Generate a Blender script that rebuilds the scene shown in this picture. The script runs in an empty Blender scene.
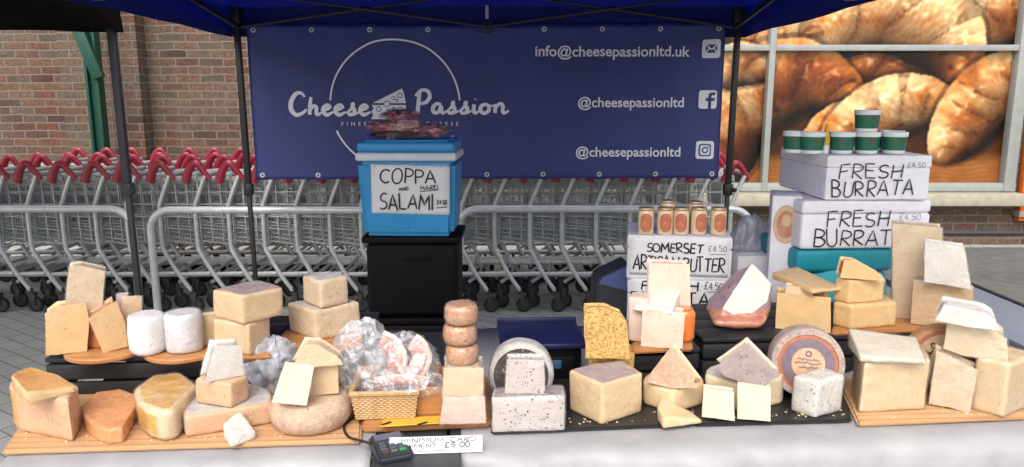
import bpy, bmesh, math, random
import numpy as np
from mathutils import Vector, Matrix, noise

random.seed(7)
R = math.radians
scene = bpy.context.scene
COL = scene.collection

# ------------------------------------------------------------------ camera
CAM_H = 1.45
PITCH = math.atan(138.5 / 750)
FPX, CX, CY = 750.0, 512.0, 233.5
cam_d = bpy.data.cameras.new('camera')
cam_d.sensor_width = 36
cam_d.lens = 36 * FPX / 1024
cam_d.clip_start, cam_d.clip_end = 0.05, 500
cam = bpy.data.objects.new('camera', cam_d)
cam.location = (0, 0, CAM_H)
cam.rotation_euler = (math.pi / 2 - PITCH, 0, 0)
COL.objects.link(cam)
scene.camera = cam

# ------------------------------------------------------------------ sky, sun, exposure
SUN_EL, SUN_AZ = 50, 12           # high behind the photographer, veiled by cloud
w = bpy.data.worlds.new('World')
scene.world = w
w.use_nodes = True
nt = w.node_tree
nt.nodes.clear()
sky = nt.nodes.new('ShaderNodeTexSky')
sky.sky_type = 'NISHITA'
sky.sun_disc = False
sky.sun_elevation = R(SUN_EL)
sky.sun_rotation = R(180 + SUN_AZ)
sky.air_density, sky.dust_density, sky.ozone_density = 1.0, 4.0, 0.6
hs = nt.nodes.new('ShaderNodeHueSaturation')
hs.inputs['Saturation'].default_value = 0.35
bg = nt.nodes.new('ShaderNodeBackground')
bg.inputs['Strength'].default_value = 0.15
wo = nt.nodes.new('ShaderNodeOutputWorld')
nt.links.new(sky.outputs[0], hs.inputs['Color'])
nt.links.new(hs.outputs[0], bg.inputs['Color'])
nt.links.new(bg.outputs[0], wo.inputs['Surface'])
sun_d = bpy.data.lights.new('sun', 'SUN')
sun_d.energy = 0.5
sun_d.angle = R(45)
sun_d.color = (1, .95, .88)
sun = bpy.data.objects.new('sun', sun_d)
sun.rotation_euler = (R(90 - SUN_EL), 0, R(-SUN_AZ))
COL.objects.link(sun)
vs = scene.view_settings
vs.view_transform = 'Standard'
vs.look = 'None'
vs.exposure = 1.0
vs.gamma = 1
vs.use_curve_mapping = False
scene.render.engine = 'CYCLES'
scene.cycles.max_bounces = 8
scene.cycles.transparent_max_bounces = 16

# ------------------------------------------------------------------ pixel rays: where a point of the photo lies in the place
_cp, _sp = math.cos(PITCH), math.sin(PITCH)
def ray(px, py):
    a, b = (px - CX) / FPX, -(py - CY) / FPX
    return Vector((a, _cp + b * _sp, -_sp + b * _cp))
def on_z(px, py, z):
    r = ray(px, py)
    t = (z - CAM_H) / r.z
    return Vector((r.x * t, r.y * t, z))
def on_y(px, py, y):
    r = ray(px, py)
    t = y / r.y
    return Vector((r.x * t, y, CAM_H + r.z * t))
def hgt(px, pyb, pyt, z):
    b = on_z(px, pyb, z)
    return on_y(px, pyt, b.y).z - z

# ------------------------------------------------------------------ materials
def lin(c):
    if isinstance(c, str):
        c = [int(c[i:i + 2], 16) / 255 for i in (0, 2, 4)]
    return tuple((x / 12.92 if x < .04045 else ((x + .055) / 1.055) ** 2.4) for x in c) + (1,)
class N:
    """short hand for building a node material"""
    def __init__(s, name):
        s.m = bpy.data.materials.new(name)
        s.m.use_nodes = True
        s.t = s.m.node_tree
        s.b = s.t.nodes['Principled BSDF']
        s.out = s.t.nodes['Material Output']
        s.co = None
    def n(s, typ, **k):
        x = s.t.nodes.new(typ)
        for a, v in k.items():
            if a[0] == '_':
                setattr(x, a[1:], v)
            else:
                x.inputs[a.replace('__', ' ')].default_value = v
        return x
    def l(s, a, b):
        s.t.links.new(a, b)
    def coord(s):
        if s.co is None:
            s.co = s.n('ShaderNodeTexCoord').outputs['Object']
        return s.co
    def noise(s, scale, detail=4, rough=.55, co=None, dist=0):
        x = s.n('ShaderNodeTexNoise', Scale=scale, Detail=detail, Roughness=rough, Distortion=dist)
        s.l(co or s.coord(), x.inputs['Vector'])
        return x.outputs['Fac']
    def ramp(s, fac, stops, interp='LINEAR'):
        x = s.n('ShaderNodeValToRGB')
        e = x.color_ramp
        e.interpolation = interp
        while len(e.elements) < len(stops):
            e.elements.new(.5)
        for el, (p, c) in zip(e.elements, stops):
            el.position = p
            el.color = c if len(c) == 4 and not isinstance(c, str) else lin(c)
        s.l(fac, x.inputs['Fac'])
        return x.outputs['Color']
    def mix(s, fac, a, b, mode='MIX'):
        x = s.n('ShaderNodeMix', _data_type='RGBA', _blend_type=mode)
        for sock, v in ((x.inputs['Factor'], fac), (x.inputs[6], a), (x.inputs[7], b)):
            if hasattr(v, 'is_linked'):
                s.l(v, sock)
            else:
                sock.default_value = v if not isinstance(v, str) else lin(v)
        return x.outputs[2]
    def bump(s, h, strength=.3, dist=.002):
        x = s.n('ShaderNodeBump', Strength=strength, Distance=dist)
        s.l(h, x.inputs['Height'])
        s.l(x.outputs['Normal'], s.b.inputs['Normal'])
    def base(s, v):
        if hasattr(v, 'is_linked'):
            s.l(v, s.b.inputs['Base Color'])
        else:
            s.b.inputs['Base Color'].default_value = lin(v)
        return s
    def p(s, **k):
        for a, v in k.items():
            s.b.inputs[a.replace('__', ' ')].default_value = v
        return s

def plain(name, c, rough=.5, metal=0, var=.12, scale=12, bump=0, bscale=60):
    m = N(name)
    c = lin(c)
    f = m.noise(scale, 5)
    lo = tuple(x * (1 - var) for x in c[:3]) + (1,)
    hi = tuple(min(1, x * (1 + var)) for x in c[:3]) + (1,)
    m.base(m.ramp(f, [(.3, lo), (.7, hi)]))
    m.p(Roughness=rough, Metallic=metal)
    if bump:
        m.bump(m.noise(bscale, 4), bump)
    return m.m

def cheese_mat(name, c1, c2, spots=None, rough=.55, scale=28, bump=.35, bscale=160, sss=.04, spot_scale=110, spot_lo=.10, spot_hi=.16, fine=.05, coat=0, crack=30, warm=True):
    m = N(name)
    bump *= .55
    if warm:
        c1, c2 = (tuple(a * b for a, b in zip(lin(c)[:3], (.94, .87, .79))) + (1,) for c in (c1, c2))
    f = m.noise(scale, 6, .62)
    col = m.ramp(f, [(.28, c1), (.72, c2)])
    g = m.noise(bscale * 1.5, 3, .7)
    L3 = (c1 if len(c1) == 4 else lin(c1))[:3]
    dark = tuple(x * (1 - fine * 2.2) for x in L3) + (1,)
    gf = m.ramp(g, [(.36, (1, 1, 1, 1)), (.52, (0, 0, 0, 1))])
    x = m.n('ShaderNodeMath', _operation='MULTIPLY')
    m.l(gf, x.inputs[0]); x.inputs[1].default_value = min(1, fine * 6)
    col = m.mix(x.outputs[0], col, dark)
    if spots:
        v = m.n('ShaderNodeTexVoronoi', Scale=spot_scale, Randomness=1)
        wob = m.n('ShaderNodeVectorMath', _operation='ADD')
        nz = m.n('ShaderNodeTexNoise', Scale=spot_scale * 1.3, Detail=2)
        m.l(m.coord(), nz.inputs['Vector'])
        sc = m.n('ShaderNodeVectorMath', _operation='SCALE', Scale=.9 / spot_scale)
        m.l(nz.outputs['Color'], sc.inputs[0])
        m.l(m.coord(), wob.inputs[0]); m.l(sc.outputs[0], wob.inputs[1])
        m.l(wob.outputs[0], v.inputs['Vector'])
        # only some of the cells carry a spot, so they gather unevenly
        pick = m.noise(spot_scale * .35, 2)
        su = m.n('ShaderNodeMath', _operation='MULTIPLY_ADD')
        m.l(pick, su.inputs[0]); su.inputs[1].default_value = -.45; su.inputs[2].default_value = .22
        ad = m.n('ShaderNodeMath', _operation='ADD')
        m.l(v.outputs['Distance'], ad.inputs[0]); m.l(su.outputs[0], ad.inputs[1])
        sf = m.ramp(ad.outputs[0], [(spot_lo, (1, 1, 1, 1)), (spot_hi, (0, 0, 0, 1))])
        col = m.mix(sf, col, spots)
    if crack:
        cn = m.noise(crack, 3, .5, dist=.8)
        s1 = m.n('ShaderNodeMath', _operation='SUBTRACT'); m.l(cn, s1.inputs[0]); s1.inputs[1].default_value = .5
        s2 = m.n('ShaderNodeMath', _operation='ABSOLUTE'); m.l(s1.outputs[0], s2.inputs[0])
        gate = m.ramp(m.noise(22, 2), [(.5, (0, 0, 0, 1)), (.62, (.75, .75, .75, 1))])
        ln = m.ramp(s2.outputs[0], [(0, (1, 1, 1, 1)), (.022, (0, 0, 0, 1))])
        g2 = m.n('ShaderNodeMath', _operation='MULTIPLY'); m.l(gate, g2.inputs[0]); m.l(ln, g2.inputs[1])
        col = m.mix(g2.outputs[0], col, tuple(x * .62 for x in L3) + (1,))
    m.base(col)
    m.p(Roughness=rough)
    if rough < .6:
        m.l(m.ramp(m.noise(45, 3), [(.35, (rough - .2,) * 3 + (1,)), (.65, (rough + .05,) * 3 + (1,))]), m.b.inputs['Roughness'])
    m.b.inputs['Subsurface Weight'].default_value = .12 if sss else 0
    m.b.inputs['Subsurface Radius'].default_value = (.012, .008, .004)
    m.b.inputs['Subsurface Scale'].default_value = .5
    if coat:
        m.b.inputs['Coat Weight'].default_value = coat
        m.b.inputs['Coat Roughness'].default_value = .2
    h = m.n('ShaderNodeMath', _operation='ADD')
    m.l(m.noise(bscale, 5, .65), h.inputs[0]); m.l(m.noise(bscale * .25, 3), h.inputs[1])
    m.bump(h.outputs[0], bump, .003)
    return m.m

def film_mat(name, tint=(.99, .99, .99, 1), body=.03, wrinkle=.6, crease=4.5, cs=26, gloss=.3, white=(.85, .85, .88, 1)):
    """clear plastic film: see-through, wrinkled and shiny"""
    m = N(name)
    gl = m.n('ShaderNodeBsdfGlossy', Roughness=.16, Color=(1, 1, 1, 1))
    tr = m.n('ShaderNodeBsdfTransparent', Color=tint)
    df = m.n('ShaderNodeBsdfDiffuse', Color=white)
    a = m.n('ShaderNodeMixShader', Fac=body)
    cz = m.noise(cs, 4, .5, dist=1.2)
    rg = m.n('ShaderNodeMath', _operation='SUBTRACT'); m.l(cz, rg.inputs[0]); rg.inputs[1].default_value = .5
    ab = m.n('ShaderNodeMath', _operation='ABSOLUTE'); m.l(rg.outputs[0], ab.inputs[0])
    k1 = min(1, body * crease)
    cr = m.ramp(ab.outputs[0], [(0, (k1, k1, k1, 1)), (.05, (body, body, body, 1)), (1, (body, body, body, 1))])
    m.l(cr, a.inputs['Fac'])
    m.l(tr.outputs[0], a.inputs[1]); m.l(df.outputs[0], a.inputs[2])
    fr = m.n('ShaderNodeLayerWeight', Blend=.28)
    fm = m.n('ShaderNodeMath', _operation='MULTIPLY_ADD')
    m.l(fr.outputs['Fresnel'], fm.inputs[0]); fm.inputs[1].default_value = gloss; fm.inputs[2].default_value = .03
    b = m.n('ShaderNodeMixShader')
    m.l(fm.outputs[0], b.inputs['Fac']); m.l(a.outputs[0], b.inputs[1]); m.l(gl.outputs[0], b.inputs[2])
    m.l(b.outputs[0], m.out.inputs['Surface'])
    h = m.noise(cs * 1.1, 4, .5, dist=1.2)
    bp = m.n('ShaderNodeBump', Strength=wrinkle, Distance=.012)
    m.l(h, bp.inputs['Height'])
    for x in (gl, fr):
        m.l(bp.outputs['Normal'], x.inputs['Normal'])
    return m.m

def brick_mat():
    m = N('old brick')
    sep = m.n('ShaderNodeSeparateXYZ')
    m.l(m.coord(), sep.inputs[0])
    cb = m.n('ShaderNodeCombineXYZ')
    ad = m.n('ShaderNodeMath', _operation='ADD')
    m.l(sep.outputs[0], ad.inputs[0]); m.l(sep.outputs[1], ad.inputs[1])
    m.l(ad.outputs[0], cb.inputs[0]); m.l(sep.outputs[2], cb.inputs[1])
    nz = m.n('ShaderNodeTexNoise', Scale=7, Detail=3)
    m.l(cb.outputs[0], nz.inputs['Vector'])
    sc = m.n('ShaderNodeVectorMath', _operation='SCALE', Scale=.02)
    m.l(nz.outputs['Color'], sc.inputs[0])
    wob = m.n('ShaderNodeVectorMath', _operation='ADD')
    m.l(cb.outputs[0], wob.inputs[0]); m.l(sc.outputs[0], wob.inputs[1])
    b = m.n('ShaderNodeTexBrick', Scale=1, Mortar__Size=.0085, Mortar__Smooth=.3, Brick__Width=.225, Row__Height=.075, Bias=0)
    b.inputs['Color1'].default_value = (0, 0, 0, 1)
    b.inputs['Color2'].default_value = (1, 1, 1, 1)
    b.inputs['Mortar'].default_value = (.5, .5, .5, 1)
    m.l(wob.outputs[0], b.inputs['Vector'])
    tone = m.ramp(b.outputs['Color'], [(0, '3E2C25'), (.2, '684234'), (.45, '784C3A'), (.65, '765844'), (.85, '5E5448'), (1, '4A362D')])
    big = m.noise(1.1, 5)
    tone = m.mix(m.ramp(big, [(.42, (0, 0, 0, 1)), (.62, (.75, .75, .75, 1))]), tone, '756858')
    fine = m.noise(45, 6, .7)
    tone = m.mix(m.ramp(fine, [(.40, (0, 0, 0, 1)), (.62, (.7, .7, .7, 1))]), tone, '3A2C26')
    col = m.mix(b.outputs['Fac'], tone, '776C62')
    m.base(col).p(Roughness=.9)
    inv = m.n('ShaderNodeMath', _operation='SUBTRACT')
    inv.inputs[0].default_value = 1
    m.l(b.outputs['Fac'], inv.inputs[1])
    h = m.n('ShaderNodeMath', _operation='MULTIPLY_ADD')
    m.l(fine, h.inputs[0]); h.inputs[1].default_value = .35
    m.l(inv.outputs[0], h.inputs[2])
    m.bump(h.outputs[0], .9, .008)
    return m.m

def paving_mat():
    m = N('block paving')
    b = m.n('ShaderNodeTexBrick', Scale=1, Mortar__Size=.004, Mortar__Smooth=.2, Brick__Width=.2, Row__Height=.1)
    b.inputs['Color1'].default_value = (0, 0, 0, 1)
    b.inputs['Color2'].default_value = (1, 1, 1, 1)
    mp = m.n('ShaderNodeMapping')
    mp.inputs['Rotation'].default_value = (0, 0, R(34))
    m.l(m.coord(), mp.inputs['Vector']); m.l(mp.outputs[0], b.inputs['Vector'])
    tone = m.ramp(b.outputs['Color'], [(0, 'A6A8A2'), (.5, 'B0AFAA'), (1, 'BAB8B2')])
    tone = m.mix(m.ramp(m.noise(3, 6), [(.4, (0, 0, 0, 1)), (.7, (.6, .6, .6, 1))]), tone, 'C2C0BA')
    tone = m.mix(m.ramp(m.noise(120, 4, .7), [(.45, (0, 0, 0, 1)), (.7, (.6, .6, .6, 1))]), tone, '848482')
    m.base(m.mix(b.outputs['Fac'], tone, '74766F')).p(Roughness=.85)
    m.bump(m.noise(120, 4), .4, .004)
    return m.m

def wood_mat(name, c1, c2, ax=0, slats=0, rough=.5):
    m = N(name)
    mp = m.n('ShaderNodeMapping')
    s = [60, 60, 60]; s[ax] = 4
    mp.inputs['Scale'].default_value = s
    m.l(m.coord(), mp.inputs['Vector'])
    g = m.noise(1, 6, .65, co=mp.outputs[0], dist=.4)
    col = m.ramp(g, [(.25, c1), (.75, c2)])
    if slats:
        sep = m.n('ShaderNodeSeparateXYZ')
        m.l(m.coord(), sep.inputs[0])
        md = m.n('ShaderNodeMath', _operation='PINGPONG')
        m.l(sep.outputs[1 - ax], md.inputs[0]); md.inputs[1].default_value = slats
        f = m.ramp(md.outputs[0], [(0, (.8, .8, .8, 1)), (min(.9, .0016), (0, 0, 0, 1))])
        col = m.mix(f, col, tuple(x * .72 for x in lin(c1)[:3]) + (1,))
    m.base(col).p(Roughness=rough)
    m.bump(g, .2, .001)
    return m.m

def fabric_blue():
    m = N('blue gazebo fabric')
    m.base('1C2664').p(Roughness=.75)
    tl = m.n('ShaderNodeBsdfTranslucent', Color=lin('4452B4'))
    mx = m.n('ShaderNodeMixShader', Fac=.5)
    m.l(m.b.outputs[0], mx.inputs[1]); m.l(tl.outputs[0], mx.inputs[2])
    m.l(mx.outputs[0], m.out.inputs['Surface'])
    m.bump(m.noise(5, 4), .5, .03)
    return m.m

def banner_mat():
    m = N('blue vinyl banner')
    f = m.noise(2.5, 5)
    col = m.ramp(f, [(.3, '2D3774'), (.7, '353F80')])
    m.base(col).p(Roughness=.5)
    m.bump(m.noise(3, 3), .3, .03)
    return m.m

M = dict(
    brick=brick_mat(), paving=paving_mat(),
    tarmac=plain('tarmac', '626360', .9, 0, .2, 9, .5, 260),
    black_metal=plain('black painted steel', '1C1C1E', .45, 0, .2),
    steel=plain('zinc steel', 'C6C8C8', .36, .4, .12, 20, .1),
    wire=plain('zinc wire', 'A4A8A8', .4, .25, .2, 15),
    rail=plain('galvanised rail', 'CCCECE', .38, .35, .1, 18, .1),
    red=plain('red plastic', '88162C', .35, 0, .12, 20),
    white_plastic=plain('pale grey plastic', '9C9C9A', .45, 0, .06),
    rubber=plain('black rubber', '161616', .7),
    dark_plastic=plain('black plastic', '0A0A0B', .6, 0, .3, 14, .25, 120),
    black_wood=wood_mat('black stained wood', '131314', '28282A', 0, 0, .55),
    canvas_black=plain('black canvas', '08080A', .6, 0, .3, 6, .4, 8),
    blue_fabric=fabric_blue(), banner=banner_mat(),
    white_paint=plain('white print', 'F4F4F8', .55, 0, .03),
    ink=plain('black marker ink', '1A1A20', .55, 0, .2),
    grey_ink=plain('thin grey ink', '6A6A70', .6),
    paper=plain('white paper', 'E4E2E2', .7, 0, .04, 9, .2, 20),
    green_paint=plain('green painted steel', '0C4232', .5, 0, .15, 10, .15),
    frame_grey=plain('pale window frame', '959894', .5, 0, .08),
    sill=plain('stone sill', 'A79F8C', .8, 0, .15, 12, .3),
    polystyrene=plain('white polystyrene', 'E4E2E8', .75, 0, .05, 30, .35, 220),
    teal=plain('teal plastic', '168C9C', .45, 0, .1), teal_light=plain('pale teal plastic', '48B0BE', .4, 0, .06),
    sky_blue=plain('sky blue plastic', '2F93CB', .38, 0, .06, 8), cool_white=plain('white cool box trim', 'D3D9DE', .4, 0, .05),
    tub_green=plain('green printed tub', '1B6249', .4, 0, .2, 60), tub_white=plain('white tub lid', 'E2E6E6', .4, 0, .04),
    cloth=plain('pale grey oilcloth', '9E9D9F', .5, 0, .12, 8, .7, 70),
    bamboo=wood_mat('bamboo board', 'B88C62', 'CDA47A', 0, .012, .5),
    board_wood=wood_mat('oiled wooden board', '9A6238', 'C38D58', 0, 0, .45),
    slate=plain('black slate', '232324', .42, 0, .25, 20, .5, 90),
    grey_table=plain('grey plastic table top', '868C9A', .5, 0, .07, 5, .15, 100),
    dark_grey=plain('dark grey metal', '3A3B3F', .5, .2, .1),
    navy=plain('navy plastic tray', '191D45', .4, 0, .15, 9, .15),
    screen=plain('blue grey display', '3C5A78', .25),
    wicker=wood_mat('woven wicker', 'A27C50', 'CCA674', 2, 0, .6),
    yellow_print=plain('yellow printed paper', 'D8A63A', .6, 0, .1),
    film=film_mat('clear cling film'), white_bag=film_mat('whitish plastic bag', (.98, .98, .985, 1), .13, .6, 3.2, 12, .3, (.88, .89, .92, 1)),
    bag=film_mat('clear plastic bag', (.985, .988, .99, 1), .08, .6, 5, 14, .28),
    grey_bag=film_mat('grey plastic bag', (.8, .82, .86, 1), .5, .5, 1.4, 11, .25, (.6, .62, .68, 1)),
    salami=cheese_mat('sliced salami', 'A8525E', 'CC8890', 'D8AAB0', .35, 40, .5, spot_scale=90, spot_lo=.16, spot_hi=.28),
    pack_dark=plain('dark cured sausage', '64392E', .3, 0, .3, 40, .4),
    meat=cheese_mat('pink cured pork', 'AE5A56', 'E4C0B2', 'F0E0D6', .3, 75, .5, spot_scale=80, spot_lo=.18, spot_hi=.3, warm=False),
    fat=cheese_mat('white pork fat', 'E3CDBE', 'EEDDD0', None, .35, warm=False),
    jar_label=cheese_mat('orange printed label', 'BE6446', 'CF8462', 'DDB494', .5, 60, .1, sss=0, spot_scale=160, warm=False),
    jar_glass=cheese_mat('pale butter in glass', 'DFC79C', 'E8D6B2', None, .15, 20, .1, coat=1, warm=False),
    brass=plain('pale gold lid', 'C9A888', .3, .5),
    orange_panel=plain('orange wall panel', 'C8641E', .6, 0, .1),
)
for k_ in ('canvas_black',):
    M[k_].node_tree.nodes['Principled BSDF'].inputs['Specular IOR Level'].default_value = .08
M['dark_plastic'].node_tree.nodes['Principled BSDF'].inputs['Specular IOR Level'].default_value = .18
C = dict(
    gouda=cheese_mat('pale gouda paste', 'D2B488', 'DCC29C', 'AA8A64', .5, 20, .25, spot_scale=52, spot_lo=.06, spot_hi=.12),
    tan=cheese_mat('tan cheese paste', 'C8A488', 'D4B498', 'AE8A6C', .55, 26, .4, spot_scale=70, spot_lo=.03, spot_hi=.07),
    orange_top=cheese_mat('orange waxed rind', 'D09A5E', 'DDAE76', None, .4, 14, .2),
    orange=cheese_mat('orange aged paste', 'CE9264', 'DEAA80', 'BC7C50', .5, 60, .7, bscale=110, spot_scale=60),
    orange_rind=cheese_mat('orange rind', 'CC8C5C', 'DCA478', None, .5, 30, .4),
    yellow_rind=cheese_mat('yellow waxed rind', 'D0A040', 'DDB860', None, .3, 24, .2, coat=.4),
    butter=cheese_mat('pale butter yellow paste', 'D6C19A', 'E0CDAC', None, .5, 20, .22),
    cream=cheese_mat('cream paste', 'D6C5A8', 'E2D3B8', None, .5, 18, .3),
    ivory=cheese_mat('ivory paste', 'C6BBA4', 'D4CAB6', 'B4A88E', .5, 22, .7, bscale=100, spot_scale=90, spot_lo=.05, spot_hi=.12, warm=False),
    white=cheese_mat('white soft paste', 'D2CBC0', 'E0DAD2', 'BEB4A6', .6, 40, .7, bscale=110, spot_scale=100, spot_lo=.05, spot_hi=.12, warm=False),
    pinkish=cheese_mat('pinkish paste', 'D6BBA8', 'E0CAB8', 'C8A894', .55, 30, .3, spot_scale=80, spot_lo=.02, spot_hi=.06, warm=False),
    holes=cheese_mat('pale paste with small holes', 'CDB494', 'DAC4A6', 'A78A64', .5, 30, .35, spot_scale=120, spot_lo=.05, spot_hi=.10),
    crumbly=cheese_mat('crumbly pale paste', 'CFBBA0', 'DECDB4', 'AC957A', .6, 60, .7, spot_scale=140, spot_lo=.08, spot_hi=.16),
    hard=cheese_mat('hard grainy pale yellow paste', 'CDB592', 'DCC8A8', 'B0946C', .55, 60, .6, bscale=130, spot_scale=120, spot_lo=.06, spot_hi=.14),
    seeds=cheese_mat('golden paste full of seeds', 'BC9048', 'D4B474', '94692E', .5, 90, .7, bscale=120, spot_scale=95, spot_lo=.12, spot_hi=.22, fine=.16, warm=False),
    truffle=cheese_mat('pale grey paste with truffle flecks', 'BFB2AC', 'CCC1BA', '4A4240', .5, 40, .25, spot_scale=125, spot_lo=.13, spot_hi=.27, warm=False),
    blue=cheese_mat('white paste with blue flecks', 'CFCABF', 'DCD7CC', '6A7276', .5, 50, .4, spot_scale=150, spot_lo=.14, spot_hi=.30, warm=False),
    smoky=cheese_mat('deep yellow waxy paste', 'DAB886', 'E2C89C', None, .45, 20, .2),
    red_top=cheese_mat('red brown rind', 'A8644A', 'BF8062', None, .5, 40, .5),
    rind_pink=cheese_mat('dusty pinkish rind', 'B89C88', 'D8C2B0', 'A08876', .75, 50, .9, bscale=110, spot_scale=140, spot_lo=.08, spot_hi=.22, fine=.08),
    rind_grey=cheese_mat('purple grey rind', '8E7C7C', 'B0A09C', '6A5A5A', .7, 40, .6, spot_scale=90, warm=False),
    rind_dark=cheese_mat('dark grey brown rind', '352E2C', '574C48', '8E8680', .6, 50, .7, spot_scale=60, spot_lo=.08, spot_hi=.2, coat=.3, warm=False),
    rind_white=cheese_mat('white bloomy rind', 'CBC8C8', 'DCD9D8', None, .75, 60, .8, warm=False),
    rind_ash=cheese_mat('ashy grey rind', 'A8A29C', 'CEC8C2', '7C746E', .75, 40, .8, bscale=100, warm=False),
    rind_purple=cheese_mat('wine soaked rind', '8A6E78', 'AE98A0', '6E505A', .45, 22, .4, spot_scale=60, coat=.4, warm=False),
    rind_red=cheese_mat('wine red rind with yellow patches', 'A85C5C', 'CFA070', None, .4, 26, .3, coat=.4, warm=False),
    rind_brown=cheese_mat('brown rind', 'A8784E', 'BE9068', None, .55, 40, .4),
    wax_orange=cheese_mat('bright orange wax', 'D8702E', 'E08440', None, .3, 20, .15, coat=.5, warm=False),
    rind_wheel=cheese_mat('grey mottled wheel rind', '9C8A80', 'C4B2A6', '786860', .7, 45, .8, spot_scale=120, fine=.14, warm=False),
    ring_brown=cheese_mat('printed orange brown ring', 'A8664C', 'BE7E62', None, .5, 40, .4),
    ring_blue=cheese_mat('printed dull violet ring', '6A5A66', '83727A', None, .5, 40, .4, warm=False),
    crust=cheese_mat('small golden brown rind', 'B07A50', 'D8B08C', '946038', .5, 60, .9, spot_scale=80, spot_lo=.16, spot_hi=.3, coat=.3),
)

# ------------------------------------------------------------------ objects
def link(o, parent=None):
    COL.objects.link(o)
    if parent is not None:
        o.parent = parent
    return o
def tag(o, label=None, cat=None, group=None, kind=None):
    for k, v in (('label', label), ('category', cat), ('group', group), ('kind', kind)):
        if v:
            o[k] = v
    return o
def empty(name, loc, label=None, cat=None, group=None, rz=0):
    o = bpy.data.objects.new(name, None)
    o.location = loc
    o.rotation_euler = (0, 0, rz)
    o.empty_display_size = .05
    link(o)
    return tag(o, label, cat, group)
def obj(name, bm, mats, parent=None, smooth=40, loc=None, rot=None):
    if not isinstance(mats, (list, tuple)):
        mats = [mats]
    me = bpy.data.meshes.new(name)
    bmesh.ops.recalc_face_normals(bm, faces=bm.faces[:])
    bm.to_mesh(me)
    bm.free()
    for m in mats:
        me.materials.append(m)
    if smooth:
        me.polygons.foreach_set('use_smooth', [True] * len(me.polygons))
        me.set_sharp_from_angle(angle=R(smooth))
    o = bpy.data.objects.new(name, me)
    if loc is not None:
        o.location = loc
    if rot is not None:
        o.rotation_euler = rot
    return link(o, parent)
def struct(name, bm, m, smooth=0):
    return tag(obj(name, bm, m, None, smooth), kind='structure')

def box(bm, c, s, rot=None, bev=0, seg=2, mat=0):
    mtx = Matrix.Translation(Vector(c)) @ (rot.to_4x4() if rot is not None else Matrix()) @ Matrix.Diagonal((s[0], s[1], s[2], 1))
    r = bmesh.ops.create_cube(bm, size=1, matrix=mtx)
    vs_ = r['verts']
    fs = {f for v in vs_ for f in v.link_faces}
    for f in fs:
        f.material_index = mat
    if bev:
        es = list({e for v in vs_ for e in v.link_edges})
        bmesh.ops.bevel(bm, geom=es, offset=bev, segments=seg, affect='EDGES', profile=.5)
def tube(bm, pts, r, seg=8, closed=False, flat=None, cap=True, mat=0):
    """sweep a round section along points; flat=(normal, k) squashes it along that normal"""
    pts = [Vector(p) for p in pts]
    n = len(pts)
    rr = r if isinstance(r, (list, tuple)) else [r] * n
    rings = []
    prev = None
    for i in range(n):
        if closed:
            d = pts[(i + 1) % n] - pts[i - 1]
        else:
            d = pts[min(i + 1, n - 1)] - pts[max(i - 1, 0)]
        if d.length < 1e-9:
            d = Vector((1, 0, 0))
        d.normalize()
        if flat:
            a = Vector(flat[0]).normalized()
            a = (a - d * a.dot(d)).normalized()
        else:
            a = prev if prev is not None else (Vector((0, 0, 1)) if abs(d.z) < .9 else Vector((1, 0, 0)))
            a = (a - d * a.dot(d)).normalized()
            prev = a
        b = d.cross(a)
        ring = []
        for k in range(seg):
            t = 2 * math.pi * (k + .5) / seg
            ring.append(bm.verts.new(pts[i] + a * math.cos(t) * rr[i] * (flat[1] if flat else 1) + b * math.sin(t) * rr[i]))
        rings.append(ring)
    m = n if closed else n - 1
    fs = []
    for i in range(m):
        A, B = rings[i], rings[(i + 1) % n]
        for k in range(seg):
            fs.append(bm.faces.new((A[k], A[(k + 1) % seg], B[(k + 1) % seg], B[k])))
    if cap and not closed:
        fs.append(bm.faces.new(rings[0][::-1])); fs.append(bm.faces.new(rings[-1]))
    for f in fs:
        f.material_index = mat
def lathe(bm, prof, seg=40, mtx=None, mats=None):
    """profile [(r, z)] about Z; first and last close on the axis when r is 0"""
    mtx = mtx or Matrix()
    rings = []
    for r, z in prof:
        if r < 1e-6:
            rings.append([bm.verts.new(mtx @ Vector((0, 0, z)))])
        else:
            rings.append([bm.verts.new(mtx @ Vector((r * math.cos(2 * math.pi * k / seg), r * math.sin(2 * math.pi * k / seg), z))) for k in range(seg)])
    for i in range(len(rings) - 1):
        A, B = rings[i], rings[i + 1]
        for k in range(seg):
            q = (k + 1) % seg
            if len(A) == 1 and len(B) == 1:
                continue
            if len(A) == 1:
                f = bm.faces.new((A[0], B[q], B[k]))
            elif len(B) == 1:
                f = bm.faces.new((A[k], A[q], B[0]))
            else:
                f = bm.faces.new((A[k], A[q], B[q], B[k]))
            if mats:
                f.material_index = mats[i]
def spline(pts, n=8):
    """Catmull-Rom through the points"""
    P = [Vector(p) for p in pts]
    if len(P) < 3:
        return P
    out = []
    for i in range(len(P) - 1):
        p0, p1, p2, p3 = P[max(i - 1, 0)], P[i], P[i + 1], P[min(i + 2, len(P) - 1)]
        for k in range(n):
            t = k / n
            out.append(.5 * ((2 * p1) + (p2 - p0) * t + (2 * p0 - 5 * p1 + 4 * p2 - p3) * t * t + (3 * p1 - p0 - 3 * p2 + p3) * t ** 3))
    return out + [P[-1]]
def refine(bm, maxlen, rounds=4):
    bmesh.ops.triangulate(bm, faces=bm.faces[:])
    for _ in range(rounds):
        es = [e for e in bm.edges if e.calc_length() > maxlen]
        if not es:
            break
        bmesh.ops.subdivide_edges(bm, edges=es, cuts=1)
        bmesh.ops.triangulate(bm, faces=[f for f in bm.faces if len(f.verts) > 3])
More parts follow.
